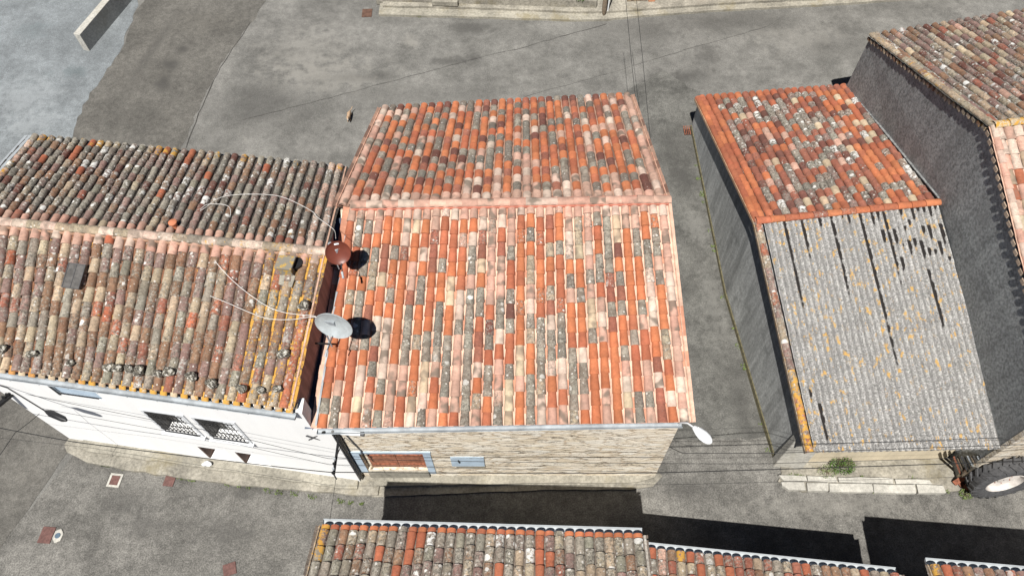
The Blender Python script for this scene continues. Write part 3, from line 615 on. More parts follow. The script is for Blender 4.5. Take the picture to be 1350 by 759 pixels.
# chimney stub: lichen slab on a short stack with a pale slab at its foot
c2 = U(374, 346, 6.25)
mb = MB(); mb.box(c2+V(.06, -.05, -.22), (.32, .32, .5), (V(.99, -.15, 0), V(.15, .99, 0), V(0, 0, 1))); mb.box(c2+V(.06, -.05, .06), (.42, .38, .07), (V(.99, -.15, 0), V(.15, .99, 0), V(0, 0, 1))); ch = mb.build('chimney', M['ystone'], lh, bevel=.015)
c3 = U(377, 369, 5.95); m_ = MB(); m_.box(c3, (.42, .3, .06), (V(.96, -.28, 0), V(.25, .90, .28), V(-.05, -.27, .95))); sub(m_, 'foot_slab', M['kerb'], ch)
c3 = U(392, 356, 6.0); m_ = MB(); m_.tube([c3+V(0, .12, -.3), c3+V(0, .10, .14)], .14, 14); m_.tube([c3+V(0, .10, .14), c3+V(0, .10, .18)], .16, 14); sub(m_, 'shadow_drum', M['black'], ch, smooth=True)  # black drum added to stand in for the chimney's shaded side
# ================================================================== SHED (right)
SF = [V(7.50, 6.15, 2.4), V(12.45, 6.12, 2.4)]; SR = [V(7.0, 12.31, 4.1), V(12.20, 12.81, 4.1)]; SB = [V(6.90, 19.52, 2.1), V(12.36, 19.95, 2.1)]
sh = thing('shed', 'low shed, orange tiles on the far slope, grey corrugated sheets on the near one', 'shed', (10, 12, 0))
mb = MB(); z_ = -.1
xl = [(6.85, 7.46, 2.50), (12.31, 6.99, 3.98), (19.55, 6.93, 2.0)]; xr = [(6.85, 12.2, 2.5), (12.8, 12.1, 3.98), (19.85, 12.2, 2.0)]
Fq = lambda q, z: (q[1], q[0], q[2] if z else -.1)
mb.add([Fq(xl[0], 0), Fq(xl[0], 1), Fq(xr[0], 1), Fq(xr[0], 0), Fq(xl[1], 0), Fq(xl[1], 1), Fq(xr[1], 1), Fq(xr[1], 0), Fq(xl[2], 0), Fq(xl[2], 1), Fq(xr[2], 1), Fq(xr[2], 0)],
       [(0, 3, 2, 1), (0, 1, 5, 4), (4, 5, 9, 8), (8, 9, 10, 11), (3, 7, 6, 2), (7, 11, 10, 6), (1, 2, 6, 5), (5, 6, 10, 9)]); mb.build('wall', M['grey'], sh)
mb = MB(); mb.hexa([V(7.38, 6.62, -.05), V(8.15, 6.5, -.05), V(8.15, 6.9, -.05), V(7.40, 6.9, -.05)], [V(7.44, 6.70, 2.42), V(8.2, 6.62, 2.42), V(8.2, 6.9, 2.42), V(7.44, 6.9, 2.42)]); mb.build('corner_pier', M['kerbw'], sh, bevel=.03)
mb = MB(); mb.hexa([V(8.2, 6.72, -.05), V(12.3, 6.7, -.05), V(12.3, 6.84, -.05), V(8.2, 6.84, -.05)], [V(8.2, 6.78, 2.3), V(12.3, 6.78, 2.3), V(12.3, 6.84, 2.3), V(8.2, 6.84, 2.3)]); mb.build('front_wall', M['cream'], sh)
mb = MB()      # greenish footing along the lane side
for (q0, q1) in ((xl[0], xl[1]), (xl[1], xl[2])):
    a_ = V(q0[1], q0[0], 0); b_ = V(q1[1], q1[0], 0); ga, gb = gz(0, a_.y), gz(0, b_.y)
    mb.hexa([a_+V(-.06, 0, ga-.1), a_+V(.05, 0, ga-.1), b_+V(.05, 0, gb-.1), b_+V(-.06, 0, gb-.1)], [a_+V(-.035, 0, ga+.13), a_+V(.05, 0, ga+.13), b_+V(.05, 0, gb+.13), b_+V(-.035, 0, gb+.13)])
mb.build('footing', M['moss'], sh)
WSr = [('orange2', 12), ('brick', 30), ('orange', 5), ('rbrown', 14), ('grey2', 16), ('grey', 6), ('mauve', 14), ('pink', 5), ('cream', 4)]
def sback(i, j, R):
    # i from right (tall house side) to left (lane side)
    if i >= 19: return pick(R, [('orange2', 3), ('orange', 2)])[0], (.05, .05, 0)
    w_ = WSr
    if 1 <= i <= 4 and R.random() < .7: w_ = [('orange', 4), ('orange2', 3), ('cream', .6)]
    if j == 0: w_ = [('orange2', 3), ('brick', 3), ('orange', 1)]
    c, k = pick(R, w_); L_ = R.uniform(.5, .85) if k in ('grey', 'grey2', 'mauve') else (.08 if k in ('orange', 'cream', 'orange2') else R.uniform(.1, .5))
    return c, (L_ if R.random() > .1 else 1.0, .02, 0)
chd = lambda i, j, R: ((.10, .06, .045, 0), (.4, .1, 0))
tiled(SB[1], SB[0], SR[1], SR[0], 21, 20, sback, chd, 31, jit=.01, wob=.006, rad=.475, taper=.86, hgt=.85).build('roof_slope', TILE, sh, smooth=True)
orr = lambda o: (lambda i, j, R: (pick(R, [('orange2', 3), ('orange', 2), ('brick', 1)])[0], (R.uniform(.05, .5), R.uniform(0, o), .1)))
mb = MB(); ridge(mb, SR[0]+V(-.10, -.02, .07), SR[1]+V(.02, 0, .07), .4, .12, orr(.42), 8); mb.build('ridge_tiles', TILE, sh, smooth=True)
mb = MB(); ridge(mb, SF[0]+V(-.02, 0, .05), SR[0]+V(-.04, 0, .05), .36, .105, lambda i, j, R: (pick(R, [('beige', 3), ('orange2', 2), ('mauve', 2)])[0], (.6, (.66 if j < 6 else R.choice([.15, .35])), 0)), 9)
ridge(mb, SB[0]+V(-.02, 0, .03), SR[0]+V(-.04, 0, .04), .36, .115, lambda i, j, R: (pick(R, [('orange2', 3), ('orange', 2)])[0], (.08, .06, 0)), 10); mb.build('verge_tiles', TILE, sh, smooth=True)
mb = MB(); mb.beam(SB[0]+V(-.13, 0, -.03), SR[0]+V(-.15, 0, -.02), .03, .09, col=(.62, .4, .25, 0), aux=(.2, .2, 0)); mb.beam(SF[0]+V(-.12, 0, -.02), SR[0]+V(-.15, 0, -.02), .03, .09, col=(.3, .22, .15, 0), aux=(.5, .4, 0)); mb.build('verge_bedding', TILE, sh)
# corrugated sheets
def corr():
    a = N('fibre_cement'); c = a.n('ShaderNodeAttribute', attribute_name='aux'); sx = a.n('ShaderNodeSeparateColor'); a.t.links.new(c.outputs['Color'], sx.inputs[0])
    n1 = a.noise(2.2, 6, .65); n2 = a.noise(32, 4, .8); n3 = a.noise(9, 5, .7)
    col = a.mix(a.step(n2, .38, .62), (.16, .157, .15), (.50, .488, .468)); col = a.mul(col, a.step(n1, .3, .7, .82, 1.12))
    col = a.mul(col, a.step(a.noise(16, 5, .8), .35, .65, .74, 1.2))
    col = a.mix(a.math('MULTIPLY', sx.outputs[1], .66), col, (.12, .118, .115))           # darker towards the valleys of the sheets
    col = a.mix(a.math('MULTIPLY', a.step(n3, .60, .66), .55), col, (.66, .65, .62))
    dk = a.step(a.noise(24, 3, .6), .66, .69); col = a.mix(a.math('MULTIPLY', dk, .8), col, (.03, .028, .028))
    rs = a.math('MULTIPLY', a.step(a.noise(7, 5, .65, a.map((1, .6, 1))), .585, .625), a.step(a.noise(.9, 2), .35, .5)); col = a.mix(a.math('MULTIPLY', rs, .85), col, (.56, .33, .08))
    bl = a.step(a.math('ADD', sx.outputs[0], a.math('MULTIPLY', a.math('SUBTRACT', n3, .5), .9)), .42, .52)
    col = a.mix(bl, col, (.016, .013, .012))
    return a.out(col, .9, n3, .15, .01)
CORR = corr()
mb = MB(); NR = 30; SEG = 8; NV = 110; R = random.Random(5)
black = [(.13, 0, .44, .7), (.20, 0, .23, .7), (.37, 0, .40, .7), (.54, 0, .70, .7), (.70, 0, .38, .6), (.10, .80, .98, .9), (.045, .74, .82, .8), (.84, .28, .56, .8), (.045, .5, .53, 1), (.13, .47, .5, .8)]
for q in range(34): black.append((R.uniform(.30, .62), 0, R.uniform(.02, .10), .7)) if q < 16 else None
for uq in (.65, .73, .76, .79, .82, .85, .885, .915, .945, .975):
    v_ = 0. if R.random() < .8 else .05
    while v_ < R.uniform(.12, .34): l_ = R.uniform(.02, .12); black.append((uq, v_, v_+l_, R.uniform(.7, 1))); v_ += l_+R.uniform(.01, .04)
for q in range(26): vv = R.uniform(.1, .97); black.append((R.random(), vv, vv+R.uniform(.008, .02), 1.2))
RW = [R.uniform(.55, 1.25) for _ in range(4000)]
blk = {}
for (u, v0, v1, s_) in black: blk.setdefault(min(NR-1, max(0, round(u*NR-.5))), []).append((v0, v1, s_))
for sheet_i, (va, vb) in enumerate(((0., .27), (.255, .52), (.505, .77), (.755, 1.0))):   # four overlapping courses of sheets, each lying over the one below it
    rows = 28; vs = []; aux = []; cols = NR*SEG
    for r in range(rows+1):
        v = va+(vb-va)*r/rows
        for c_ in range(cols+1):
            u = c_/cols; p = (SR[0]+V(.12, -.05, 0)).lerp(SR[1], u).lerp((SF[0]+V(.10, 0, 0)).lerp(SF[1], u), v)
            ph = 2*math.pi*c_/SEG; h = .028*math.cos(ph); p = p+V(0, 0, h+.02+.018*(r/rows)+.006*math.sin(u*NR*.7+sheet_i*2))
            vs.append(p)
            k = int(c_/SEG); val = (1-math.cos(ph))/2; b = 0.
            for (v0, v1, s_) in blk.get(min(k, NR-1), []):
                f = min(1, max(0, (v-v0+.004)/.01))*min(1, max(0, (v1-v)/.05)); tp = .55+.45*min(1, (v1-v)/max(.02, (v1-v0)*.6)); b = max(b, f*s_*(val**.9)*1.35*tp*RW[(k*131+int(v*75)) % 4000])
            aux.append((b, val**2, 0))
    fs = [(r*(cols+1)+c_, (r+1)*(cols+1)+c_, (r+1)*(cols+1)+c_+1, r*(cols+1)+c_+1) for r in range(rows) for c_ in range(cols)]
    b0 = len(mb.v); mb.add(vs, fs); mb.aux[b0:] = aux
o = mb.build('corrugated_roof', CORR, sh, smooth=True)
so_ = o.modifiers.new('thick', 'SOLIDIFY'); so_.thickness = .008
mb = MB(); mb.box(((SF[1]+SR[1])/2), (.01, .01, .01)); 
mb = MB(); mb.hexa([SR[1]+V(.02, .1, .10), SR[1]+V(.24, .1, .13), SB[1]+V(.12, 0, .13), SB[1]+V(-.10, 0, .10)], [SR[1]+V(.02, .1, .12), SR[1]+V(.24, .1, .16), SB[1]+V(.12, 0, .16), SB[1]+V(-.10, 0, .12)]); mb.build('wall_flashing', M['flash'], sh)
mb = MB(); mb.beam((8.3, 6.3, 2.28), (12.3, 6.28, 2.28), .10, .12); mb.build('eave_beam', M['wood'], sh)
for a_, b_ in (((7.75, 6.62, 2.34), (8.55, 6.32, 2.30)), ((7.9, 6.75, 2.3), (8.62, 6.30, 2.20))):
    mb = MB(); mb.beam(a_, b_, .07, .05); mb.build('rafter_end', M['rust'], sh)
# ================================================================== TALL HOUSE (far right)
XT = 12.26
th = thing('tall_house', 'tall house on the right edge with a dark roughcast side wall and weathered tile roof', 'house', (16, 13, 0))
TB = V(12.34, 19.9, 4.32); TR = V(12.31, 12.98, 6.90); TF = V(12.33, 5.9, 4.80)
TBr = V(19, 21.2, 4.32); TRr = V(18.6, 13.9, 7.0); TFr = V(18.6, 7, 4.85)
mb = MB()
def sect(x, k=0): return [(x+.24, 6.13, -.1), (x+.24, 6.13, 4.78), (x, 12.85, 6.86), (x+.16, 19.4, 4.5), (x+.16, 19.4, -.1)]
Tl = [(12.45, 6.13, -.1), (12.26, 6.13, 4.74), (12.26, 12.98, 6.80), (12.26, 19.8, 4.2), (12.26, 19.8, -.1)]
Tr = [(18.4, 7.0, -.1), (18.4, 7.0, 4.8), (18.4, 13.9, 6.9), (18.6, 21.0, 4.2), (18.6, 21.0, -.1)]
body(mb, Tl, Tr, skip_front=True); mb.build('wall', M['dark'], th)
mb = MB(); mb.hexa([V(12.445, 6.08, -.1), V(18.4, 6.97, -.1), V(18.4, 7.1, -.1), V(12.445, 6.2, -.1)], [V(12.255, 6.08, 4.7), V(18.4, 6.97, 4.7), V(18.4, 7.1, 4.7), V(12.255, 6.2, 4.7)]); mb.build('front_wall', M['stone'], th)
tr = lambda i, j, R: (pick(R, [('mauve', 34), ('beige', 22), ('brown', 26), ('pink', 4), ('brick', 5), ('cream', 3), ('rbrown', 6)])[0], (R.uniform(.3, .75), .05 if R.random() > .08 else .3, 0))
chg2 = lambda i, j, R: ((.22, .21, .19, 0), (.7, .05, 0))
tiled(TBr, TB, TRr, TR, 22, 17, tr, chg2, 41, jit=.012, wob=.01, rad=.33, taper=.88, hgt=.95).build('roof_slope', TILE, th, smooth=True)
tf = lambda i, j, R: (pick(R, [('pale', 8), ('pink', 6), ('cream', 4), ('beige', 3), ('orange2', 1)])[0], (R.uniform(.05, .3), .03, R.choice([0, 0, .6])))
tiled(TF, TFr, TR, TRr, 25, 18, tf, chp, 42, jit=.006, rad=.475, taper=.85, hgt=.7).build('roof_slope', TILE, th, smooth=True)
yl = lambda i, j, R: (pick(R, [('cream', 3), ('beige', 2)])[0], (.4, .62, 0))
mb = MB(); ridge(mb, TR+V(-.02, 0, .08), TRr+V(0, 0, .08), .4, .12, yl, 13); mb.build('ridge_tiles', TILE, th, smooth=True)
mb = MB(); vb = lambda i, j, R: (pick(R, [('beige', 3), ('cream', 2), ('brown', 1)])[0], (.5, R.choice([.2, .35, .5]), 0))
ridge(mb, TB+V(0, 0, .06), TR+V(0, 0, .06), .36, .12, vb, 14); ridge(mb, TF+V(0.02, 0, .05), TR+V(.02, 0, .05), .36, .10, lambda i, j, R: (pick(R, [('pale', 3), ('pink', 2)])[0], (.15, .1, 0)), 15)
R = random.Random(3)
for a_, b_, k in ((TB, TR, 30), (TF, TR, 30)):
    for q in range(k):
        p = a_.lerp(b_, (q+.5)/k)+V(-.055, 0, -.07); c_, x_ = vb(0, 0, R) if a_ is TB else ((.5, .38, .28, 0), (.3, .2, 0)); mb.box(p, (.15+R.uniform(-.015, .015), .15, .10), col=c_, aux=x_)
mb.build('verge_tiles', TILE, th, smooth=False)
gutter(TBr+V(0, .06, -.05), TB+V(0, .06, -.05), .06).build('gutter', M['zincw'], th, smooth=True)
# ================================================================== NEAR ROOFS (bottom edge of the picture)
def near(label, A, B, wts, n, rows, seed, dep, Lr, og, wallmat, gmat, rad=.46):
    A = V(*A); B = V(*B); d = (B-A).normalized(); bk = V(d.y, -d.x, 0)       # towards the viewer
    if bk.y > 0: bk = -bk
    C = A+bk*dep+V(0, 0, dep*.3); D = B+bk*dep+V(0, 0, dep*.3)
    t = thing('near_house', label, 'house', ((A.x+B.x)/2, (A.y+B.y)/2-dep/2, 0), 'houses along the bottom edge')
    mb = MB(); i1 = -bk*-.18
    S1 = [A+d*.1+bk*.2-V(0, 0, A.z+.1), A+d*.1+bk*.2+V(0, 0, -.02), C+d*.1-V(0, 0, .1), C+d*.1-V(0, 0, C.z+.1)]
    S2 = [p+(B-A)-d*.2 for p in S1]; v = S1+S2; mb.add(v, [(3, 2, 1, 0), (4, 5, 6, 7), (0, 1, 5, 4), (1, 2, 6, 5), (2, 3, 7, 6)]); mb.build('wall', wallmat, t)
    def f(i, j, R):
        if j == 0 and wts is NB1 : 
            if i == n-1: return pick(R, [('orange', 2), ('mauve', 1)])[0], (.3, .75 if i == n-1 else 0, 0)
            if R.random() < .9: return pick(R, [('orange', 3), ('orange2', 2)])[0], (.1, .02, 0)
        c, k = pick(R, wts); o = og(n-1-i, j, R)
        return c, (R.uniform(*Lr) if k not in ('orange', 'orange2') else R.uniform(.05, .3), o, 0)
    tiled(B, A, D, C, n, rows, f, lambda i, j, R: ((.20, .16, .13, 0), (.4, .1, 0)), seed, jit=.008, wob=.006, rad=rad, taper=.84, hgt=.8, ov=1.2, first=(.34 if wts is NB1 else .8)).build('roof_slope', TILE, t, smooth=True)
    gutter(A-bk*.11+V(0, 0, -.06), B-bk*.11+V(0, 0, -.06), .075).build('gutter', gmat, t, smooth=True)
    mb = MB(); mb.beam(A+d*-.03, C+d*-.03, .03, .1, col=(.4, .3, .2, 0), aux=(.5, .5, 0)); mb.build('verge_bedding', TILE, t)
    mb = MB(); mb.beam(B+d*.03, D+d*.03, .05, .08, col=(.5, .46, .4, 0), aux=(.4, .1, 0)); mb.build('verge_bedding', TILE, t)
    return t
NB1 = [('mauve', 18), ('grey2', 20), ('beige', 14), ('olive', 14), ('brown', 12), ('orange2', 4), ('brick', 5), ('cream', 4)]
near('grey and beige tiled roof bottom centre, the widest along the bottom edge', (-4.32, 4.17, 4.1), (2.71, 3.80, 4.1), NB1, 33, 14, 51, 4.7, (.4, .8), lambda i, j, R: .6 if (i == 0 and j < 3) else 0., M['conc'], M['zincw'], .47)
near('low reddish tiled roof at the bottom, just right of the widest near roof', (2.80, 3.86, 2.66), (8.68, 3.13, 2.66), [('brick', 16), ('orange2', 14), ('brown', 14), ('mauve', 14), ('grey2', 10), ('beige', 10), ('pink', 5)], 27, 13, 52, 4.4, (.3, .7), lambda i, j, R: .75 if (i == 4 and j == 0) else .02, M['conc'], M['zincw'])
near('rust coloured tiled roof with orange lichen in the bottom right corner', (8.98, 3.16, 3.5), (14.6, 2.55, 3.5), [('mauve', 16), ('brown', 14), ('orange2', 8), ('brick', 10)], 25, 13, 53, 4.4, (.3, .7), lambda i, j, R: .62 if i < 1 else R.choice([.02, .1, .35, .42]), M['conc'], M['zincw'])
# ================================================================== FAR SIDE OF THE ROAD (top edge)
def kl(pts, dz=0): return [tuple(G(*p).xy) for p in pts]
K1 = [(500, 22), (600, 24), (690, 27), (760, 29), (800, 28), (850, 23), (950, 16), (1100, 8), (1200, 1), (1260, -4)]
pave('pavement', kl(K1)+[(22, 29), (-5.4, 29)], M['kerb'], .1, 21, .015)
K2 = [(505, 13), (600, 15), (690, 18), (760, 21), (800, 21), (850, 17), (950, 10), (1100, 2), (1200, -6)]
pave('pavement', kl(K2)+[(21, 29.2), (-5.3, 29.2)], M['conc'], .2, 22, .015)
fh = thing('far_stone_house', 'brown rubble stone house with brick door jambs at the top of the picture', 'house', (12, 30, 1))
A_ = G(826, 8); B_ = G(1290, -14); A_.z = 0; B_.z = 0
mb = MB(); Lf = (B_-A_).length; du = (G(845, 8)-A_).length
PF, dF, iF = holed(mb, A_, B_, .8, 5.2, [(du, du+1.85, 1.18, 3.3)], .2)
bk4 = [PF(0, .8)+iF*7, PF(Lf, .8)+iF*7, PF(Lf, 5.2)+iF*7, PF(0, 5.2)+iF*7]; mb.add(bk4, [(1, 0, 3, 2)]); mb.quad(PF(0, .8)+iF*7, PF(0, .8), PF(0, 5.2), PF(0, 5.2)+iF*7); mb.quad(PF(Lf, .8), PF(Lf, .8)+iF*7, PF(Lf, 5.2)+iF*7, PF(Lf, 5.2)); mb.build('wall', M['fstone'], fh)
for q in range(2):
    mb = MB()
    for b_ in range(7): x0 = du+.01+q*.92+b_*.131; mb.beam(PF(x0+.063, 1.19)+iF*.12, PF(x0+.063, 3.28)+iF*.12, .126, .03, up=tuple(iF))
    mb.build('door', M['ddoor'], fh)
for x0 in (du-.15, du+2.0): mb = MB(); mb.box(PF(x0, 2.25)-iF*.03, (.28, .1, 2.2), (dF, iF, V(0, 0, 1))); mb.build('door_jamb', M['brick'], fh)
mb = MB(); tl = lambda i, j, R: (pick(R, WLf)[0], (.5, .1, 0))
tiled(PF(-.1, 5.2)-iF*.2, PF(Lf+.1, 5.2)-iF*.2, PF(-.1, 6.4)+iF*3.7, PF(Lf+.1, 6.4)+iF*3.7, 44, 10, tl, chg, 61).build('roof_slope', TILE, fh, smooth=True)
tiled(PF(Lf+.1, 5.2)+iF*7.2, PF(-.1, 5.2)+iF*7.2, PF(Lf+.1, 6.4)+iF*3.7, PF(-.1, 6.4)+iF*3.7, 44, 10, tl, chg, 62).build('roof_slope', TILE, fh, smooth=True)
gh = thing('far_grey_house', 'pale grey rendered house with a stepped footing at the top left of centre', 'house', (-1, 31, 1))
A_ = G(498, 1); B_ = G(786, 10); A_.z = 0; B_.z = 0; Lf = (B_-A_).length
mb = MB(); PG, dG, iG = holed(mb, A_, B_, .8, 5.6, [(1.2, 2.2, 2.4, 3.9), (4.0, 5.0, 2.4, 3.9), (6.6, 7.6, 2.4, 3.9)], .2)
mb.quad(PG(0, .8)+iG*7, PG(0, .8), PG(0, 5.6), PG(0, 5.6)+iG*7); mb.quad(PG(Lf, .8), PG(Lf, .8)+iG*7, PG(Lf, 5.6)+iG*7, PG(Lf, 5.6)); mb.add([PG(0, .8)+iG*7, PG(Lf, .8)+iG*7, PG(Lf, 5.6)+iG*7, PG(0, 5.6)+iG*7], [(1, 0, 3, 2)]); mb.build('wall', M['grey'], gh)
for u0 in (1.2, 4.0, 6.6): mb = MB(); mb.box(PG(u0+.5, 3.15)+iG*.1, (.99, .03, 1.49), (dG, iG, V(0, 0, 1))); mb.build('window', M['glass'], gh)
mb = MB(); mb.box(PG(Lf/2, 1.30)-iG*.15, (Lf, .3, .5), (dG, iG, V(0, 0, 1))); mb.build('footing', M['conc'], gh, bevel=.03)
mb = MB(); mb.box(PG(3.0, 1.36)-iG*.42, (1.1, .24, .22), (dG, iG, V(0, 0, 1))); mb.build('step', M['kerb'], gh, bevel=.02)
tiled(PG(-.1, 5.6)-iG*.2, PG(Lf+.1, 5.6)-iG*.2, PG(-.1, 6.8)+iG*3.7, PG(Lf+.1, 6.8)+iG*3.7, 36, 10, tl, chg, 63).build('roof_slope', TILE, gh, smooth=True)
tiled(PG(Lf+.1, 5.6)+iG*7.2, PG(-.1, 5.6)+iG*7.2, PG(Lf+.1, 6.8)+iG*3.7, PG(-.1, 6.8)+iG*3.7, 36, 10, tl, chg, 64).build('roof_slope', TILE, gh, smooth=True)
# low concrete wall on the forecourt (top left)
mb = MB(); p = G(104, 70); p.z = 0
c0 = V(p.x, p.y, 0); 
b0 = G(111, 69); b1 = G(100, 50)
def wallseg(a, b, t, z0, z1, z1b=None):
    a = V(a[0], a[1], 0); b = V(b[0], b[1], 0); dd = (b-a).normalized(); nn = V(-dd.y, dd.x, 0)*t; z1b = z1 if z1b is None else z1b
    mb.hexa([a+V(0, 0, z0), b+V(0, 0, z0), b+nn+V(0, 0, z0), a+nn+V(0, 0, z0)], [a+V(0, 0, z1), b+V(0, 0, z1b), b+nn+V(0, 0, z1b), a+nn+V(0, 0, z1)])
E0 = U(113, 67, .9); h1 = U(105, 44, 1.9)
lw = (E0.x, E0.y)
E0 = V(-17.20, 24.5, .9)
wallseg((E0.x, E0.y), (E0.x+2.1, E0.y+6.6), .30, .6, 1.72, 2.1)
tag(mb.build('low_wall', M['kerbw'], loc=(E0.x, E0.y, .9), bevel=.02), 'low concrete wall with a sunlit pale top on the blue grey forecourt', 'wall')
# ================================================================== OBJECTS
def one(mb, name, mat, label, cat, group=None, kind=None, smooth=False, bevel=0, loc=None):
    if loc is None:
        a = np.array(mb.v); loc = ((a[:, 0].min()+a[:, 0].max())/2, (a[:, 1].min()+a[:, 1].max())/2, a[:, 2].min())
    return tag(mb.build(name, mat, loc=loc, smooth=smooth, bevel=bevel), label, cat, group, kind)
# satellite dishes
def dish(label, c, n, rw, rh, mat, base, marks=False, roll=0.):
    c = V(*c); n = V(*n).normalized(); x = V(0, 0, 1).cross(n).normalized(); y = n.cross(x)
    x, y = x*math.cos(roll)+y*math.sin(roll), y*math.cos(roll)-x*math.sin(roll)
    t = thing('satellite_dish', label, 'satellite dish', base)
    mb = MB(); NR_ = 9; NA = 40
    for sd, off in ((1, 0), (-1, -.012)):
        vs = [c+n*(off-.09)]
        for r in range(1, NR_+1):
            q = r/NR_
            for k in range(NA): a = 2*math.pi*k/NA; vs.append(c+x*(rw*q*math.cos(a))+y*(rh*q*math.sin(a))+n*(off-.09*(1-q*q)+(.012 if r == NR_ and sd > 0 else 0)))
        fs = []
        for k in range(NA): fs.append((0, 1+k, 1+(k+1) % NA))
        for r in range(NR_-1):
            for k in range(NA): a0 = 1+r*NA; fs.append((a0+k, a0+NA+k, a0+NA+(k+1) % NA, a0+(k+1) % NA))
        mb.add(vs, [f if sd > 0 else f[::-1] for f in fs])
    NN = len(vs); fs = [(NN-NA+k, 2*NN-NA+k, 2*NN-NA+(k+1) % NA, NN-NA+(k+1) % NA) for k in range(NA)]; mb.f += fs; mb.mi += [0]*NA
    d_ = mb.build('reflector', mat, t, smooth=True)
    m_ = MB(); m_.tube([c+x*(rw*math.cos(a))+y*(rh*math.sin(a))+n*.004 for a in [2*math.pi*k/40 for k in range(41)]], .008, 5, caps=False); sub(m_, 'rim', mat, d_, smooth=True)
    if marks:
        m_ = MB(); m_.box(c+y*rh*.72+n*(-.09*(1-.52)+.008)+x*.02, (.11, .045, .004), (x, y, n)); sub(m_, 'sticker', M['wplast'], d_)
        m_ = MB()
        for sg in (-1, 1):
            for rr in (.03, .045, .06):
                pts = [c+y*(.07+rr*.55*math.sin(a))+x*(sg*rr*math.cos(a))+n*(-.083) for a in [(-.8+.4*k) for k in range(5)]]
                m_.tube(pts, .0014, 4)
        m_.tube([c+y*(.05+.09*k/6)-x*.0+n*-.083 for k in range(7)], .0014, 4); sub(m_, 'emblem', M['fur'], d_)
    bot = c-y*rh*.95; tip = c-y*(rh*1.25)+n*.42
    mb = MB(); mb.tube([bot-n*.02, tip], .014, 8); ar = mb.build('feed_arm', M['iron'], t)
    m_ = MB(); m_.tube([tip+V(0, 0, .0), tip+(c-tip).normalized()*.09], [.022, .032], 10); m_.tube([tip-(c-tip).normalized()*.07, tip], .028, 10); sub(m_, 'receiver_head', M['zincw'], ar, smooth=True)
    b = V(*base); mb = MB(); k_ = c-n*.13
    mb.tube([b, V(b.x, b.y, k_.z+.05)], .02, 10); mb.build('mast', M['zinc'], t, smooth=True)
    mb = MB(); mb.beam(V(b.x, b.y, k_.z-.02), c-n*.09, .09, .12); mb.build('bracket', M['zinc'], t)
    mb = MB(); mb.beam(b+V(-.02, 0, .12), b+V(-.02, 0, .12)+V(-.36, .03, 0), .03, .04); mb.build('wall_stay', M['black'], t)
    return t
def Tgable(y): # z of the white house verge
    return 5.0+(y-6.6)*.32 if y < 10.1 else 6.12-(y-10.1)*.29
dish('round brown satellite dish with a small white sticker, beside the left ridge end', (-4.08, 9.87, 6.45), (.22, -.88, .42), .29, .31, M['dish1'], (-4.33, 10.18, 5.35), True)
dish('larger grey oval satellite dish on the gable edge, nearer than the brown one', (-4.02, 8.02, 6.22), (-.18, -.93, .2), .43, .40, M['dish2'], (-4.38, 8.22, 4.9), False, -.22)
# white aerial cables draped over the left roof
nF = Vector(LF[1]-LF[0]).cross(LR[0]-LF[0]).normalized(); nB = Vector(LR[1]-LR[0]).cross(LB[0]-LR[0]).normalized()
oF = lambda x, y: onplane(x, y, LF[0]+nF*.16, nF); oB = lambda x, y: onplane(x, y, LR[0]+nB*.17, nB)
def smooth_path(pts, k=5):
    out = []
    for i in range(len(pts)-1):
        p0 = pts[max(i-1, 0)]; p1 = pts[i]; p2 = pts[i+1]; p3 = pts[min(i+2, len(pts)-1)]
        for j in range(k):
            t = j/k; out.append(.5*((2*p1)+(p2-p0)*t+(2*p0-5*p1+4*p2-p3)*t*t+(3*p1-p0-3*p2+p3)*t**3))
    return out+[pts[-1]]
for pts, lab in (([oB(264, 278), oB(273, 272), oB(283, 264), oB(300, 258), oB(330, 256), oB(365, 258), oB(390, 267), oB(412, 279), oB(418, 286), oB(432, 296), oB(441, 304), V(-4.1, 10.1, 6.72)], 'long white cable arching over the far slope to the brown dish'),
                 ([oB(264, 276), oB(272, 270), oB(284, 269), oB(296, 270), oB(303, 274), oB(304, 284)], 'short white cable loop on the far slope of the grey tile roof'),
                 ([oF(283, 343), oF(290, 352), oF(305, 368), oF(325, 385), oF(350, 402), oF(372, 411), oF(398, 415), oF(416, 417), V(-4.35, 8.2, 5.95)], 'white cable running from the ridge down to the grey oval dish'),
                 ([oF(277, 390), oF(300, 399), oF(330, 412), oF(355, 420), oF(385, 421), oF(416, 418), V(-4.35, 8.18, 5.9)], 'lower white cable crossing the near slope towards the grey dish')):
    mb = MB(); mb.tube(smooth_path(pts), .0065, 5); one(mb, 'aerial_cable', M['wcable'], lab, 'cable', 'white cables on the left roof', smooth=True)
# stones weighting the roof tiles
stones = [(3, 460, 'dark'), (42, 466, 0), (93, 478, 0), (143, 484, 0), (155, 485, 0), (170, 486, 0), (183, 488, 0), (208, 492, 0), (222, 490, 0), (252, 496, 0), (279, 505, 0), (318, 512, 0), (344, 514, 0), (366, 512, 0), (373, 466, 0), (400, 402, 0)]
slab = ['leftmost stone near the white wall corner', 'small stone near the left end of the eave', 'stone left of the cluster on the eave', 'first stone of the eave cluster', 'second stone of the eave cluster', 'third stone of the eave cluster', 'largest stone of the eave cluster', 'stone just right of the eave cluster', 'speckled stone right of the eave cluster', 'flat stone at the middle of the eave', 'small stone right of the flat one', 'left stone of the three by the eave end', 'middle stone of the three by the eave end', 'right stone of the three by the eave end', 'lone stone above the eave end, left of the orange verge', 'white and green stone beside the grey dish cables']
for k, (x, y, _) in enumerate(stones):
    p = oF(x, y)+nF*.0; mb = MB(); q = rnd.uniform(.8, 1.25); mb.blob(p, (.12*q, .11*q*rnd.uniform(.8, 1.2), .095), k, 6)
    one(mb, 'roof_stone', M['lstone'], 'lichen covered '+slab[k], 'stone', 'stones lying on the left tile roof')
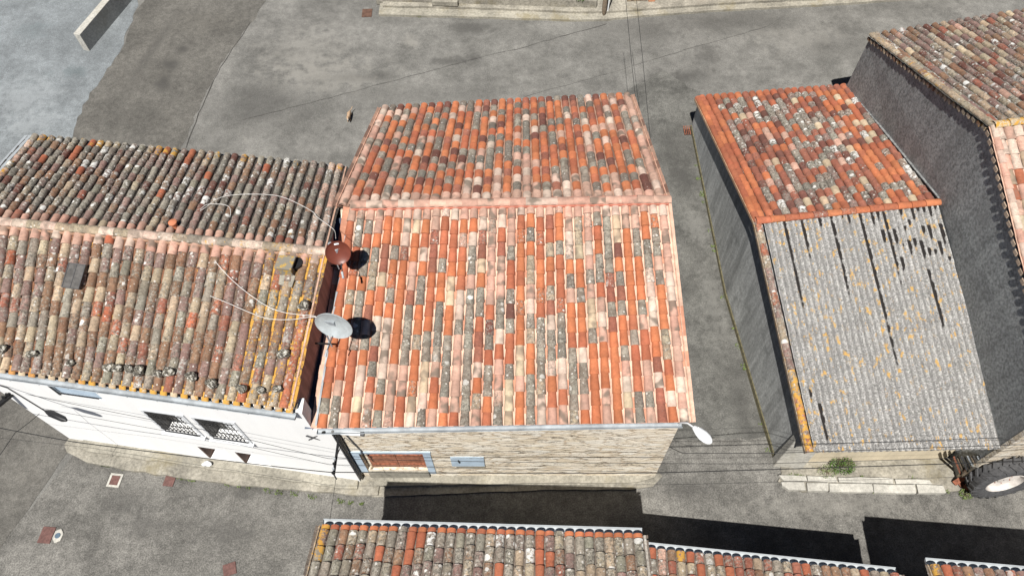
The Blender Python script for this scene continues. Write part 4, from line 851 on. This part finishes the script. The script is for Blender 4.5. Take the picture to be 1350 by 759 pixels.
# street lamp on the stone house corner
t = thing('street_lamp', 'white street lamp reaching out from the front right corner of the stone house', 'street lamp', (3.95, 6.35, 4.0))
mb = MB(); mb.tube([V(3.9, 6.45, 3.75), V(3.92, 6.38, 4.1), V(4.02, 6.27, 4.33), V(4.14, 6.12, 4.40)], .022, 8); mb.build('arm', M['wplast'], t, smooth=True)
a_ = U(914, 562, 4.42); b_ = U(938, 584, 4.42); dd = (b_-a_); ln = dd.length; dd.normalize(); sd = V(-dd.y, dd.x, 0)
vs = []; NA = 16; prof = [(0, .035), (.05, .06), (.12, .075), (.3, .115), (.55, .135), (.75, .125), (.9, .09), (.98, .045), (1.0, .01)]
mb = MB()
for q, r_ in prof:
    for k in range(NA): a = 2*math.pi*k/NA; vs.append(a_+dd*(ln*q)+sd*(r_*math.cos(a))+V(0, 0, (.6 if math.sin(a) > 0 else .35)*r_*math.sin(a)))
mb.add(vs, [(i*NA+k, i*NA+(k+1) % NA, (i+1)*NA+(k+1) % NA, (i+1)*NA+k) for i in range(len(prof)-1) for k in range(NA)]+[tuple(range(NA))[::-1], tuple((len(prof)-1)*NA+k for k in range(NA))])
hd = mb.build('lamp_head', M['wplast'], t, smooth=True)
m_ = MB(); m_.tube([a_+dd*.10+V(0, 0, .04)-sd*.05, a_+dd*.10+V(0, 0, .06)+sd*.05], .018, 8); sub(m_, 'clip', M['wplast'], hd)
# cable bracket on the corner between the two houses, with floodlight
t = thing('cable_bracket', 'steel cable bracket sticking out over the lane at the join of the two houses', 'bracket', (-4.25, 6.5, 3.6))
w0 = V(-4.27, 6.60, 3.68); w1 = V(-4.31, 5.50, 3.62)
mb = MB(); mb.tube([w0, w1], .034, 8); mb.build('arm', M['black'], t)
mb = MB(); mb.tube([V(-4.28, 6.6, 3.1), V(-4.30, 5.95, 3.6)], .013, 6); mb.build('stay', M['black'], t)
for k, q in enumerate((0, .1, .22, .34)):
    p = w1+V(0, q, .02); mb = MB(); mb.tube([p, p+V(0, 0, .05), p+V(0, 0, .06), p+V(0, 0, .12)], [.02, .02, .034, .028], 10); mb.build('insulator', M['zincw'] if k % 2 else M['black'], t, smooth=True)
mb = MB(); mb.tube([w1+V(0, .0, 0), w1+V(0.0, -.02, -.28)], .02, 6); mb.build('drop_rod', M['iron'], t)
t = thing('floodlight', 'small white floodlight tube at the top left corner of the stone wall', 'lamp', (-4.0, 6.5, 3.8))
mb = MB(); mb.tube([V(-4.2, 6.45, 3.82), V(-3.72, 6.40, 3.84)], .055, 12); mb.build('housing', M['wplast'], t, smooth=True)
mb = MB(); mb.tube([V(-3.72, 6.40, 3.84), V(-3.63, 6.39, 3.84)], [.05, .062], 12); mb.build('end_cap', M['iron'], t, smooth=True)
mb = MB(); mb.beam(V(-4.1, 6.62, 3.75), V(-4.1, 6.45, 3.8), .04, .03); mb.build('bracket', M['iron'], t)
# rear left: black wall lantern and bracket frame on the white wall
t = thing('wall_lantern', 'long black lantern on a thin arm in front of the white wall at the left', 'street lamp', (-12.6, 7.7, 3.7))
pA = U(10, 511, 3.9); pB = U(59, 541, 3.7); pC = U(88, 554, 3.7); WL0 = V(-13.1, LWY(-13.1), 4.0)
mb = MB(); mb.tube([WL0, pA+V(.0, 0, 0), pB], .016, 6); mb.build('arm', M['black'], t)
mb = MB(); d_ = (pC-pB); L_ = d_.length; mb.tube([pB, pB+d_*.12, pB+d_*.3, pB+d_*.85, pC], [.02, .05, .085, .075, .03], 10); mb.build('lamp_head', M['black'], t, smooth=True)
t = thing('cable_bracket', 'black steel cable bracket at the far left corner of the white wall', 'bracket', (-13.1, 7.9, 3.3))
pD = U(20, 516, 3.3); pE = U(-12, 542, 3.3)
mb = MB(); mb.beam(V(-13.05, LWY(-13.05)+.02, 3.2), pD, .04, .04); mb.beam(pD, pE, .10, .08); mb.build('arm', M['black'], t)
for k in range(3): p = pD.lerp(pE, .1+.14*k)+V(0, 0, .05); mb = MB(); mb.tube([p, p+V(0, 0, .06), p+V(0, 0, .12)], [.03, .045, .02], 10); mb.build('insulator', M['black'], t, smooth=True)
# overhead cables
def cable(pts, r, label, sag=.12, mat='cable', grp='cables strung along the lane'):
    out = []
    for a, b in zip(pts[:-1], pts[1:]):
        k = 14
        for i in range(k): q = i/k; out.append(a.lerp(b, q)-V(0, 0, 4*sag*q*(1-q)))
    out.append(pts[-1]); mb = MB(); mb.tube(out, r, 5); return one(mb, 'overhead_cable', M[mat], label, 'cable', grp, smooth=True)
hz = 3.75
cable([U(-60, 552, hz), U(97, 582, hz), U(300, 607, hz), U(435, 622, hz), U(860, 623, hz), U(1420, 605, hz)], .011, 'thickest black cable, crossing the foot of the white wall and then the brown door', .03)
cable([U(20, 516, 3.5), U(120, 537, 3.5), U(300, 572, 3.5), U(433, 604, 3.6), U(700, 609, 3.6), U(1000, 611, 3.6), U(1420, 598, 3.6)], .006, 'thin cable just above the brown door, along the pale blue lintel', .02)
cable([U(790, 597, hz+.5), U(1020, 596.5, hz+.5), U(1420, 584, hz+.5)], .014, 'dark cable passing just under the white street lamp', .02) if 0 else None
cable([V(3.95, 6.45, 2.32), U(900, 597, 2.6), U(1020, 597, 3.6), U(1420, 583, 3.6)], .009, 'dark cable leaving the stone house corner just below the white street lamp', .01)
cable([V(3.95, 6.45, 2.85), U(905, 587, 3.0), U(1420, 578, 3.9)], .004, 'thinnest cable leaving the stone house corner, crossing the corrugated sheets', .01)
cable([U(-40, 572, 3.4), U(120, 590, 3.4), U(440, 640, 3.4), U(900, 638, 3.4), U(1420, 624, 3.4)], .004, 'thin cable nearest the bottom edge roofs, crossing the pavement strip', .02)
cable([U(55, 538, 3.5), U(300, 582, 3.5), U(434, 612, 3.6), U(860, 622, 3.6)], .005, 'thin cable ending at the front right foot of the stone house', .02)
cable([w1+V(0, 0, -.25), U(435, 684, 4.15)], .006, 'thin vertical cable from the bracket down to the nearest tiled roof', .0)
cable([U(-30, 640, 4), U(20, 570, 4), U(52, 545, 3.8)], .008, 'thin cable running diagonally from the lower left edge to the black lantern', .02)
cable([U(824, -10, 5.2), U(832, 75, 4.6), U(838, 132, 4.1)], .008, 'left of the two cables from the far house to the rear eave', .0, grp='cables crossing the far road')
cable([U(838, -10, 5.2), U(847, 75, 4.5), U(858, 190, 3.6), V(3.98, 14.5, 3.5)], .008, 'right of the two cables, dropping behind the stone house verge', .0, grp='cables crossing the far road')
# covers in the ground
def cover_plate(px, py, sx, sy, ang, label, cat, mat=M['hred'], frame=None, lift=.02):
    c = G(px, py); c.z += lift; X = V(math.cos(ang), math.sin(ang), 0); Y = V(-math.sin(ang), math.cos(ang), 0)
    if c.y > 8: Y = V(Y.x, Y.y, .055).normalized(); X = V(X.x, X.y, X.y*.055).normalized()
    Z = X.cross(Y)
    t = thing('manhole_cover', label, cat, c)
    mb = MB(); mb.box(c, (sx, sy, .02), (X, Y, Z)); mb.build('lid', mat, t, bevel=.004)
    if frame:
        mb = MB(); f = .06
        for q in (-1, 1): mb.box(c+X*q*(sx/2+f/2+.002), (f, sy+2*f, .024), (X, Y, Z)); mb.box(c+Y*q*(sy/2+f/2+.002), (sx, f, .024), (X, Y, Z))
        mb.build('frame', frame, t)
    for q in range(3): mb = MB(); mb.box(c+X*(q-1)*sx*.28+Z*.0115, (.02, sy*.8, .004), (X, Y, Z)); mb.build('rib', mat, t)
    return t
cover_plate(152, 633, .25, .27, -.12, 'small brown metal cover in a white concrete frame, left in the lane', 'manhole cover', frame=M['kerbw'])
cover_plate(224, 633, .30, .34, -.12, 'faded red metal cover without frame, close to the white house pavement', 'manhole cover')
cover_plate(62, 705, .36, .44, -.1, 'brown metal cover beside a round water meter lid, bottom left', 'manhole cover')
cover_plate(303, 750, .34, .32, .3, 'reddish metal cover cut by the bottom edge of the picture', 'manhole cover')
cover_plate(484, 18, .42, .5, .0, 'dark brown metal cover at the left end of the far kerb', 'manhole cover', mat=M['ddoor'])
c = G(77, 706); t = thing('meter_lid', 'pale concrete block with a small round grey blue lid in the lane', 'meter lid', c)
mb = MB(); hx = [(c.x+.17*math.cos(a)*.85, c.y+.20*math.sin(a)) for a in [math.pi/3*k+.3 for k in range(6)]]; mb.prism(hx, .0, .035); mb.build('concrete_block', M['kerbw'], t, bevel=.01)
mb = MB(); mb.tube([V(c.x, c.y, .036), V(c.x, c.y, .05)], .075, 20); mb.build('lid', plain('blue_grey_lid', (.10, .15, .2), .5, .2), t, bevel=.004)
c = G(908, 172, .01); t = thing('drain_grate', 'dark slotted drain grate at the rear corner of the shed', 'drain')if 0 else thing('drain_grate', 'dark slotted drain grate at the rear corner of the shed', 'drain', c)
mb = MB(); mb.box(c+V(0, 0, -.004), (.40, .46, .012)); mb.build('pit', M['hole'], t)
for k in range(6): mb = MB(); mb.box(c+V(-.17+.068*k, 0, .012), (.03, .46, .016)); mb.build('bar', M['rust'], t)
# cat on the road
cc = G(461, 158); t = thing('cat', 'tan cat with a cream muzzle walking on the road behind the houses', 'cat', cc)
mb = MB(); 
def skin(name, joints, edges, mat, parent=None, loc=None, sub_=2):
    me = bpy.data.meshes.new(name); loc = V(*loc) if loc is not None else V(0, 0, 0)
    me.from_pydata([V(*j[0])-loc for j in joints], edges, []); o = bpy.data.objects.new(name, me); sc.collection.objects.link(o)
    sk_ = o.modifiers.new('skin', 'SKIN'); 
    for i, j in enumerate(joints): me.skin_vertices[0].data[i].radius = (j[1], j[1]*(j[2] if len(j) > 2 else 1))
    me.skin_vertices[0].data[0].use_root = True
    ss = o.modifiers.new('sub', 'SUBSURF'); ss.levels = sub_; ss.render_levels = sub_
    dg = bpy.context.evaluated_depsgraph_get(); ev = o.evaluated_get(dg); m2 = bpy.data.meshes.new_from_object(ev); m2.materials.clear(); m2.materials.append(mat)
    m2.polygons.foreach_set('use_smooth', [True]*len(m2.polygons)); o.modifiers.clear(); o.data = m2
    if parent: o.parent = parent
    return o
C_ = lambda x, y, z: (cc.x+x, cc.y+y, cc.z+z)
# body along y, head towards the camera (-y)
J = [(C_(.02, .16, .235), .062), (C_(.01, .05, .24), .07), (C_(0, -.06, .235), .066), (C_(0, -.13, .25), .048), (C_(0, -.19, .285), .046), (C_(0, -.235, .28), .036), (C_(0, -.262, .27), .02),
     (C_(-.045, -.09, .16), .028), (C_(-.05, -.12, .08), .017), (C_(-.05, -.11, .02), .017), (C_(-.05, -.14, .014), .016),
     (C_(.045, -.09, .16), .028), (C_(.05, -.06, .08), .017), (C_(.05, -.05, .02), .017), (C_(.05, -.08, .014), .016),
     (C_(-.05, .17, .17), .04), (C_(-.055, .14, .12), .026), (C_(-.055, .20, .07), .015), (C_(-.055, .18, .014), .016),
     (C_(.055, .17, .17), .04), (C_(.06, .18, .12), .026), (C_(.06, .25, .07), .015), (C_(.06, .23, .014), .016),
     (C_(.03, .23, .24), .022), (C_(.05, .30, .22), .016), (C_(.09, .37, .25), .014), (C_(.13, .41, .30), .012)]
Ed = [(0, 1), (1, 2), (2, 3), (3, 4), (4, 5), (5, 6), (2, 7), (7, 8), (8, 9), (9, 10), (2, 11), (11, 12), (12, 13), (13, 14), (0, 15), (15, 16), (16, 17), (17, 18), (0, 19), (19, 20), (20, 21), (21, 22), (0, 23), (23, 24), (24, 25), (25, 26)]
skin('body', J, Ed, M['fur'], t, cc)
for sg in (-1, 1):
    mb = MB(); e = V(*C_(sg*.028, -.185, .318)); mb.add([e+V(-.018, 0, 0), e+V(.018, 0, 0), e+V(0, .016, 0), e+V(0, -.01, 0), e+V(sg*.006, 0, .042)], [(0, 3, 4), (3, 1, 4), (1, 2, 4), (2, 0, 4)]); mb.build('ear', M['fur'], t)
    mb = MB(); mb.blob(V(*C_(sg*.02, -.225, .300)), (.007, .006, .007), 1, 4); mb.build('eye', M['hole'], t)
mb = MB(); mb.blob(V(*C_(0, -.262, .272)), (.024, .02, .018), 2, 6); mb.build('muzzle', M['furw'], t, smooth=True)
# plants
def plant(name, label, cat, c, r, h, n, seed, leaf=.05, mat=M['leaf'], grp=None):
    R = random.Random(seed); c = V(*c); t = thing(name, label, cat, c, grp)
    mb = MB(); st_ = MB()
    for k in range(max(5, n//26)):
        a = R.uniform(0, 6.28); e = c+V(r*math.cos(a)*R.uniform(.3, .95), r*.7*math.sin(a)*R.uniform(.3, .95), h*R.uniform(.4, 1)); st_.tube([c+V(R.uniform(-.03, .03), R.uniform(-.03, .03), 0), c.lerp(e, .5)+V(0, 0, .05), e], [.007, .005, .003], 4)
    st_.build('stem', M['wood'], t)
    for k in range(n):
        a = R.uniform(0, 6.28); q = R.random()**.5; z = h*R.random()*(1-.6*q); p = c+V(r*q*math.cos(a), r*.75*q*math.sin(a), z+.01)
        d1 = V(R.uniform(-1, 1), R.uniform(-1, 1), R.uniform(-.3, .8)).normalized(); d2 = d1.cross(V(R.uniform(-1, 1), R.uniform(-1, 1), R.uniform(-1, 1))).normalized(); s_ = leaf*R.uniform(.5, 1.2)
        mb.add([p, p+d1*s_*.5+d2*s_*.25, p+d1*s_, p+d1*s_*.5-d2*s_*.25], [(0, 1, 2, 3)])
    mb.build('foliage', mat, t); return t
leaf2 = plain('young_leaf', (.16, .22, .06), .7, .35, 20)
cp = G(1108, 618); plant('weed_bush', 'green leafy weed growing on the pale kerb in front of the shed', 'plant', (cp.x, cp.y+.05, .1), .36, .36, 900, 5, .055)
cp = G(1088, 624); plant('weed_bush', 'small yellowish weed low on the kerb, left of the leafy green one', 'plant', (cp.x, cp.y, .13), .26, .10, 300, 6, .04, leaf2)
cp = G(1272, 652); plant('weed_tuft', 'small grass tuft at the edge of the lane before the scrap bars', 'plant', (cp.x, cp.y, .02), .2, .12, 260, 7, .05, leaf2)
cp = G(765, 12); plant('weed_bush', 'green bush hanging over the footing at the top of the picture', 'plant', (cp.x, cp.y, cp.z+.45), .3, .4, 500, 8, .07)
R = random.Random(77)
mb = MB()
def tuft(mb, x, y, z, r_, n):
    for k in range(n):
        a = R.uniform(0, 6.28); p = V(x+R.uniform(-r_, r_), y+R.uniform(-r_, r_)*.6, z); q = p+V(math.cos(a)*.04, math.sin(a)*.04, R.uniform(.03, .09)); w_ = V(-math.sin(a), math.cos(a), 0)*.012
        mb.add([p-w_, p+w_, q], [(0, 1, 2)])
for k in range(26): t_ = R.random(); x = -12.4+t_*8.2; tuft(mb, x, LWY(x)-R.choice([.62, .60, .05]), .02, R.uniform(.05, .16), R.randint(10, 34))
for k in range(16): q = R.random(); p = V(*Fq(xl[0], 0)).lerp(V(*Fq(xl[1], 0)), q) if k % 2 else V(*Fq(xl[1], 0)).lerp(V(*Fq(xl[2], 0)), q); tuft(mb, p.x-.10, p.y, gz(p.x, p.y)+.02, R.uniform(.04, .12), R.randint(8, 30))
for k in range(14): x = R.uniform(7.5, 12.3); tuft(mb, x, R.choice([6.33, 6.06, 5.93])-(x-7.4)*.04, .06, R.uniform(.04, .12), R.randint(8, 30))
for k in range(12): x = R.uniform(-5, 15); tuft(mb, x, 25.85+R.uniform(-.1, .05)+abs(x-4)*.04, gz(0, 25.9)+.03, R.uniform(.05, .15), R.randint(8, 30))
tag(mb.build('weeds', leaf2), 'sparse low weeds along the foot of walls and kerbs', 'weeds', kind='stuff')
# kerb in front of the shed
pave('pavement', [g2(1026, 634), g2(1040, 644), g2(1060, 648), g2(1120, 647), g2(1180, 648), g2(1235, 650), g2(1262, 648), (12.9, 6.2), (12.9, 6.8), (7.6, 6.9), g2(1030, 625)], M['conc'], .06, 31, .03)
kr1 = [[(1027, 626), (1062, 627), (1064, 634), (1034, 633)], [(1064, 627), (1101, 628), (1104, 634.5), (1066, 634)], [(1104, 628.5), (1176, 630), (1178, 637), (1106, 635)], [(1180, 631), (1226, 632), (1230, 638), (1181, 637)]]
kr2 = [[(1030, 635), (1061, 636), (1062, 646), (1040, 645), (1031, 640)], [(1063.5, 636), (1092, 636.5), (1092, 647), (1064, 646)], [(1094, 636.5), (1150, 638), (1151, 648), (1094, 647)], [(1152, 638), (1206, 639), (1208, 649), (1153, 648.5)], [(1208, 639), (1244, 640), (1247, 649), (1210, 649.5)]]
for k, q in enumerate(kr1+kr2): pave('kerb_slab', [tuple(U(x, y, .12).xy) for x, y in q], M['kerbw'], .12+.006*(k % 3), 60+k, .018)
# tractor tyre leaning against the wall of the tall house
def tyre():
    c = V(13.17, 5.86, .86); ax = V(.07, -.98, .12).normalized(); x = ax.cross(V(0, 0, 1)).normalized(); y = x.cross(ax)
    t = thing('tractor_tyre', 'big tractor tyre with a white rim standing upright at the right edge', 'tyre', (13.28, 5.9, 0))
    prof = [(.50, .16), (.56, .19), (.68, .215), (.79, .205), (.835, .17), (.845, .08), (.85, 0), (.845, -.08), (.835, -.17), (.79, -.205), (.68, -.215), (.56, -.19), (.50, -.16)]
    NA = 56; mb = MB(); vs = [c+(x*math.cos(a)+y*math.sin(a))*r+ax*w_ for a in [2*math.pi*k/NA for k in range(NA)] for r, w_ in prof]; K = len(prof)
    mb.add(vs, [(k*K+i, ((k+1) % NA)*K+i, ((k+1) % NA)*K+i+1, k*K+i+1) for k in range(NA) for i in range(K-1)]); ty = mb.build('tyre', M['rub'], t, smooth=True)
    m_ = MB()
    for k in range(22):
        for sg in (-1, 1):
            a0 = 2*math.pi*(k+(.5 if sg > 0 else 0))/22; rd = lambda a: x*math.cos(a)+y*math.sin(a)
            p0 = c+rd(a0)*.862+ax*(.01*sg); p1 = c+rd(a0+.12)*.858+ax*(sg*.19); m_.beam(p0, p1, .055, .05, up=tuple(rd(a0)))
            m_.beam(p1, c+rd(a0+.14)*.74+ax*(sg*.222), .055, .03, up=tuple(ax))
    sub(m_, 'tread_lugs', M['rub'], ty)
    mb = MB(); pr = [(.50, .155), (.475, .165), (.455, .12), (.44, .03), (.30, .0), (.15, .03), (.14, .06), (.02, .06)]; K = len(pr)
    vs = [c+(x*math.cos(a)+y*math.sin(a))*r+ax*w_ for a in [2*math.pi*k/40 for k in range(40)] for r, w_ in pr]
    mb.add(vs, [(k*K+i, ((k+1) % 40)*K+i, ((k+1) % 40)*K+i+1, k*K+i+1) for k in range(40) for i in range(K-1)]); rm = mb.build('rim', M['rim'], t, smooth=True)
    for k in range(6): a = k*math.pi/3+.3; p = c+(x*math.cos(a)+y*math.sin(a))*.22+ax*.02; m_ = MB(); m_.tube([p, p+ax*.03], .018, 6); sub(m_, 'bolt', M['rust'], rm)
tyre()
# scrap bars leaning at the shed corner
sb = [((1258, 603), (1268, 628), 1.3, 'reddish upright bar, leftmost of the scrap at the shed corner', 'rust', .05), ((1268, 602), (1280, 632), 1.5, 'dark bar second from the left in the scrap heap', 'iron', .045), ((1276, 602), (1290, 628), 1.6, 'grey bar in the middle of the scrap heap', 'zinc', .04),
      ((1284, 602), (1296, 626), 1.6, 'dark bar right of the grey one in the scrap heap', 'slate', .05), ((1293, 601), (1304, 622), 1.6, 'dark bar close to the tyre tread', 'iron', .045), ((1302, 600), (1312, 618), 1.7, 'short dark bar nearest the tall wall', 'slate', .05), ((1310, 600), (1318, 616), 1.7, 'thin rusty bar touching the tall wall corner', 'rust', .04),
      ((1258, 637), (1298, 612), .75, 'rusty angle bar lying across the scrap heap', 'rust', .09), ((1272, 644), (1300, 614), .7, 'rusty flat bar leaning in front of the tyre', 'rust', .10), ((1265, 640), (1285, 630), .25, 'short rusty bar end lying on the kerb', 'rust', .06)]
sb += [((1263, 603), (1273, 626), 1.2, 'brown bar between the leftmost two of the scrap heap', 'wood', .05), ((1272, 603), (1285, 634), 1.3, 'black bar leaning behind the rusty angle bar', 'black', .04), ((1281, 602), (1293, 630), 1.5, 'brown bar behind the grey one in the scrap heap', 'wood', .05), ((1289, 602), (1300, 628), 1.5, 'grey bar close to the tyre in the scrap heap', 'zinc', .035), ((1266, 634), (1302, 619), .5, 'dark flat bar lying under the rusty angle bar', 'slate', .08)]
for (a, b, h, lab, m_, wd) in sb:
    pa = U(a[0], a[1], h if a[1] < 610 else .12); pb = U(b[0], b[1], .12 if a[1] < 610 else h); mb = MB(); mb.beam(pa, pb, wd*1.5, wd*.7); one(mb, 'scrap_bar', M[m_], lab, 'metal bar', 'scrap metal at the shed corner')
# dark post and white pipe at the top
p = G(796, 22); t = thing('road_post', 'dark wooden post with a rounded foot at the top edge, beside the white pipe', 'post', p)
mb = MB(); q0 = U(796, 20, p.z+.1); mb.tube([q0, q0+V(0, .02, .25), q0+V(0, .04, 1.7)], [.05, .10, .10], 10); mb.build('shaft', M['wood'], t, smooth=True)
p = G(802, 17); mb = MB(); mb.tube([U(801, 17, p.z+.1), U(803, 17, p.z+.1)+V(0, .05, 2.6)], .03, 8); one(mb, 'drain_pipe', M['wplast'], 'white vertical drain pipe on the far wall beside the dark post', 'pipe', smooth=True)
# crumpled white bag on the pavement by the white house
p = U(274, 612, .2); mb = MB(); mb.blob(p+V(0, 0, .06), (.13, .09, .07), 4, 7); one(mb, 'plastic_bag', M['wplast'], 'crumpled white bag on the pavement below the cellar hatches', 'bag')
# tie anchors on the white wall
for (x, y, lab) in ((409, 572, 'cross shaped iron wall anchor high on the white wall near the corner'),):
    p = V(-5.0, LWY(-5.0)-.02, 3.35); t = thing('wall_anchor', lab, 'wall anchor', p)
    for dx in (-.14, .14): mb = MB(); mb.beam(p+V(-dx, -.0, .14), p+V(dx, -.0, -.14), .03, .02); mb.build('bar', M['iron'], t)
# loose tile fragments of pebble size at the foot of the white corner are part of the pavement
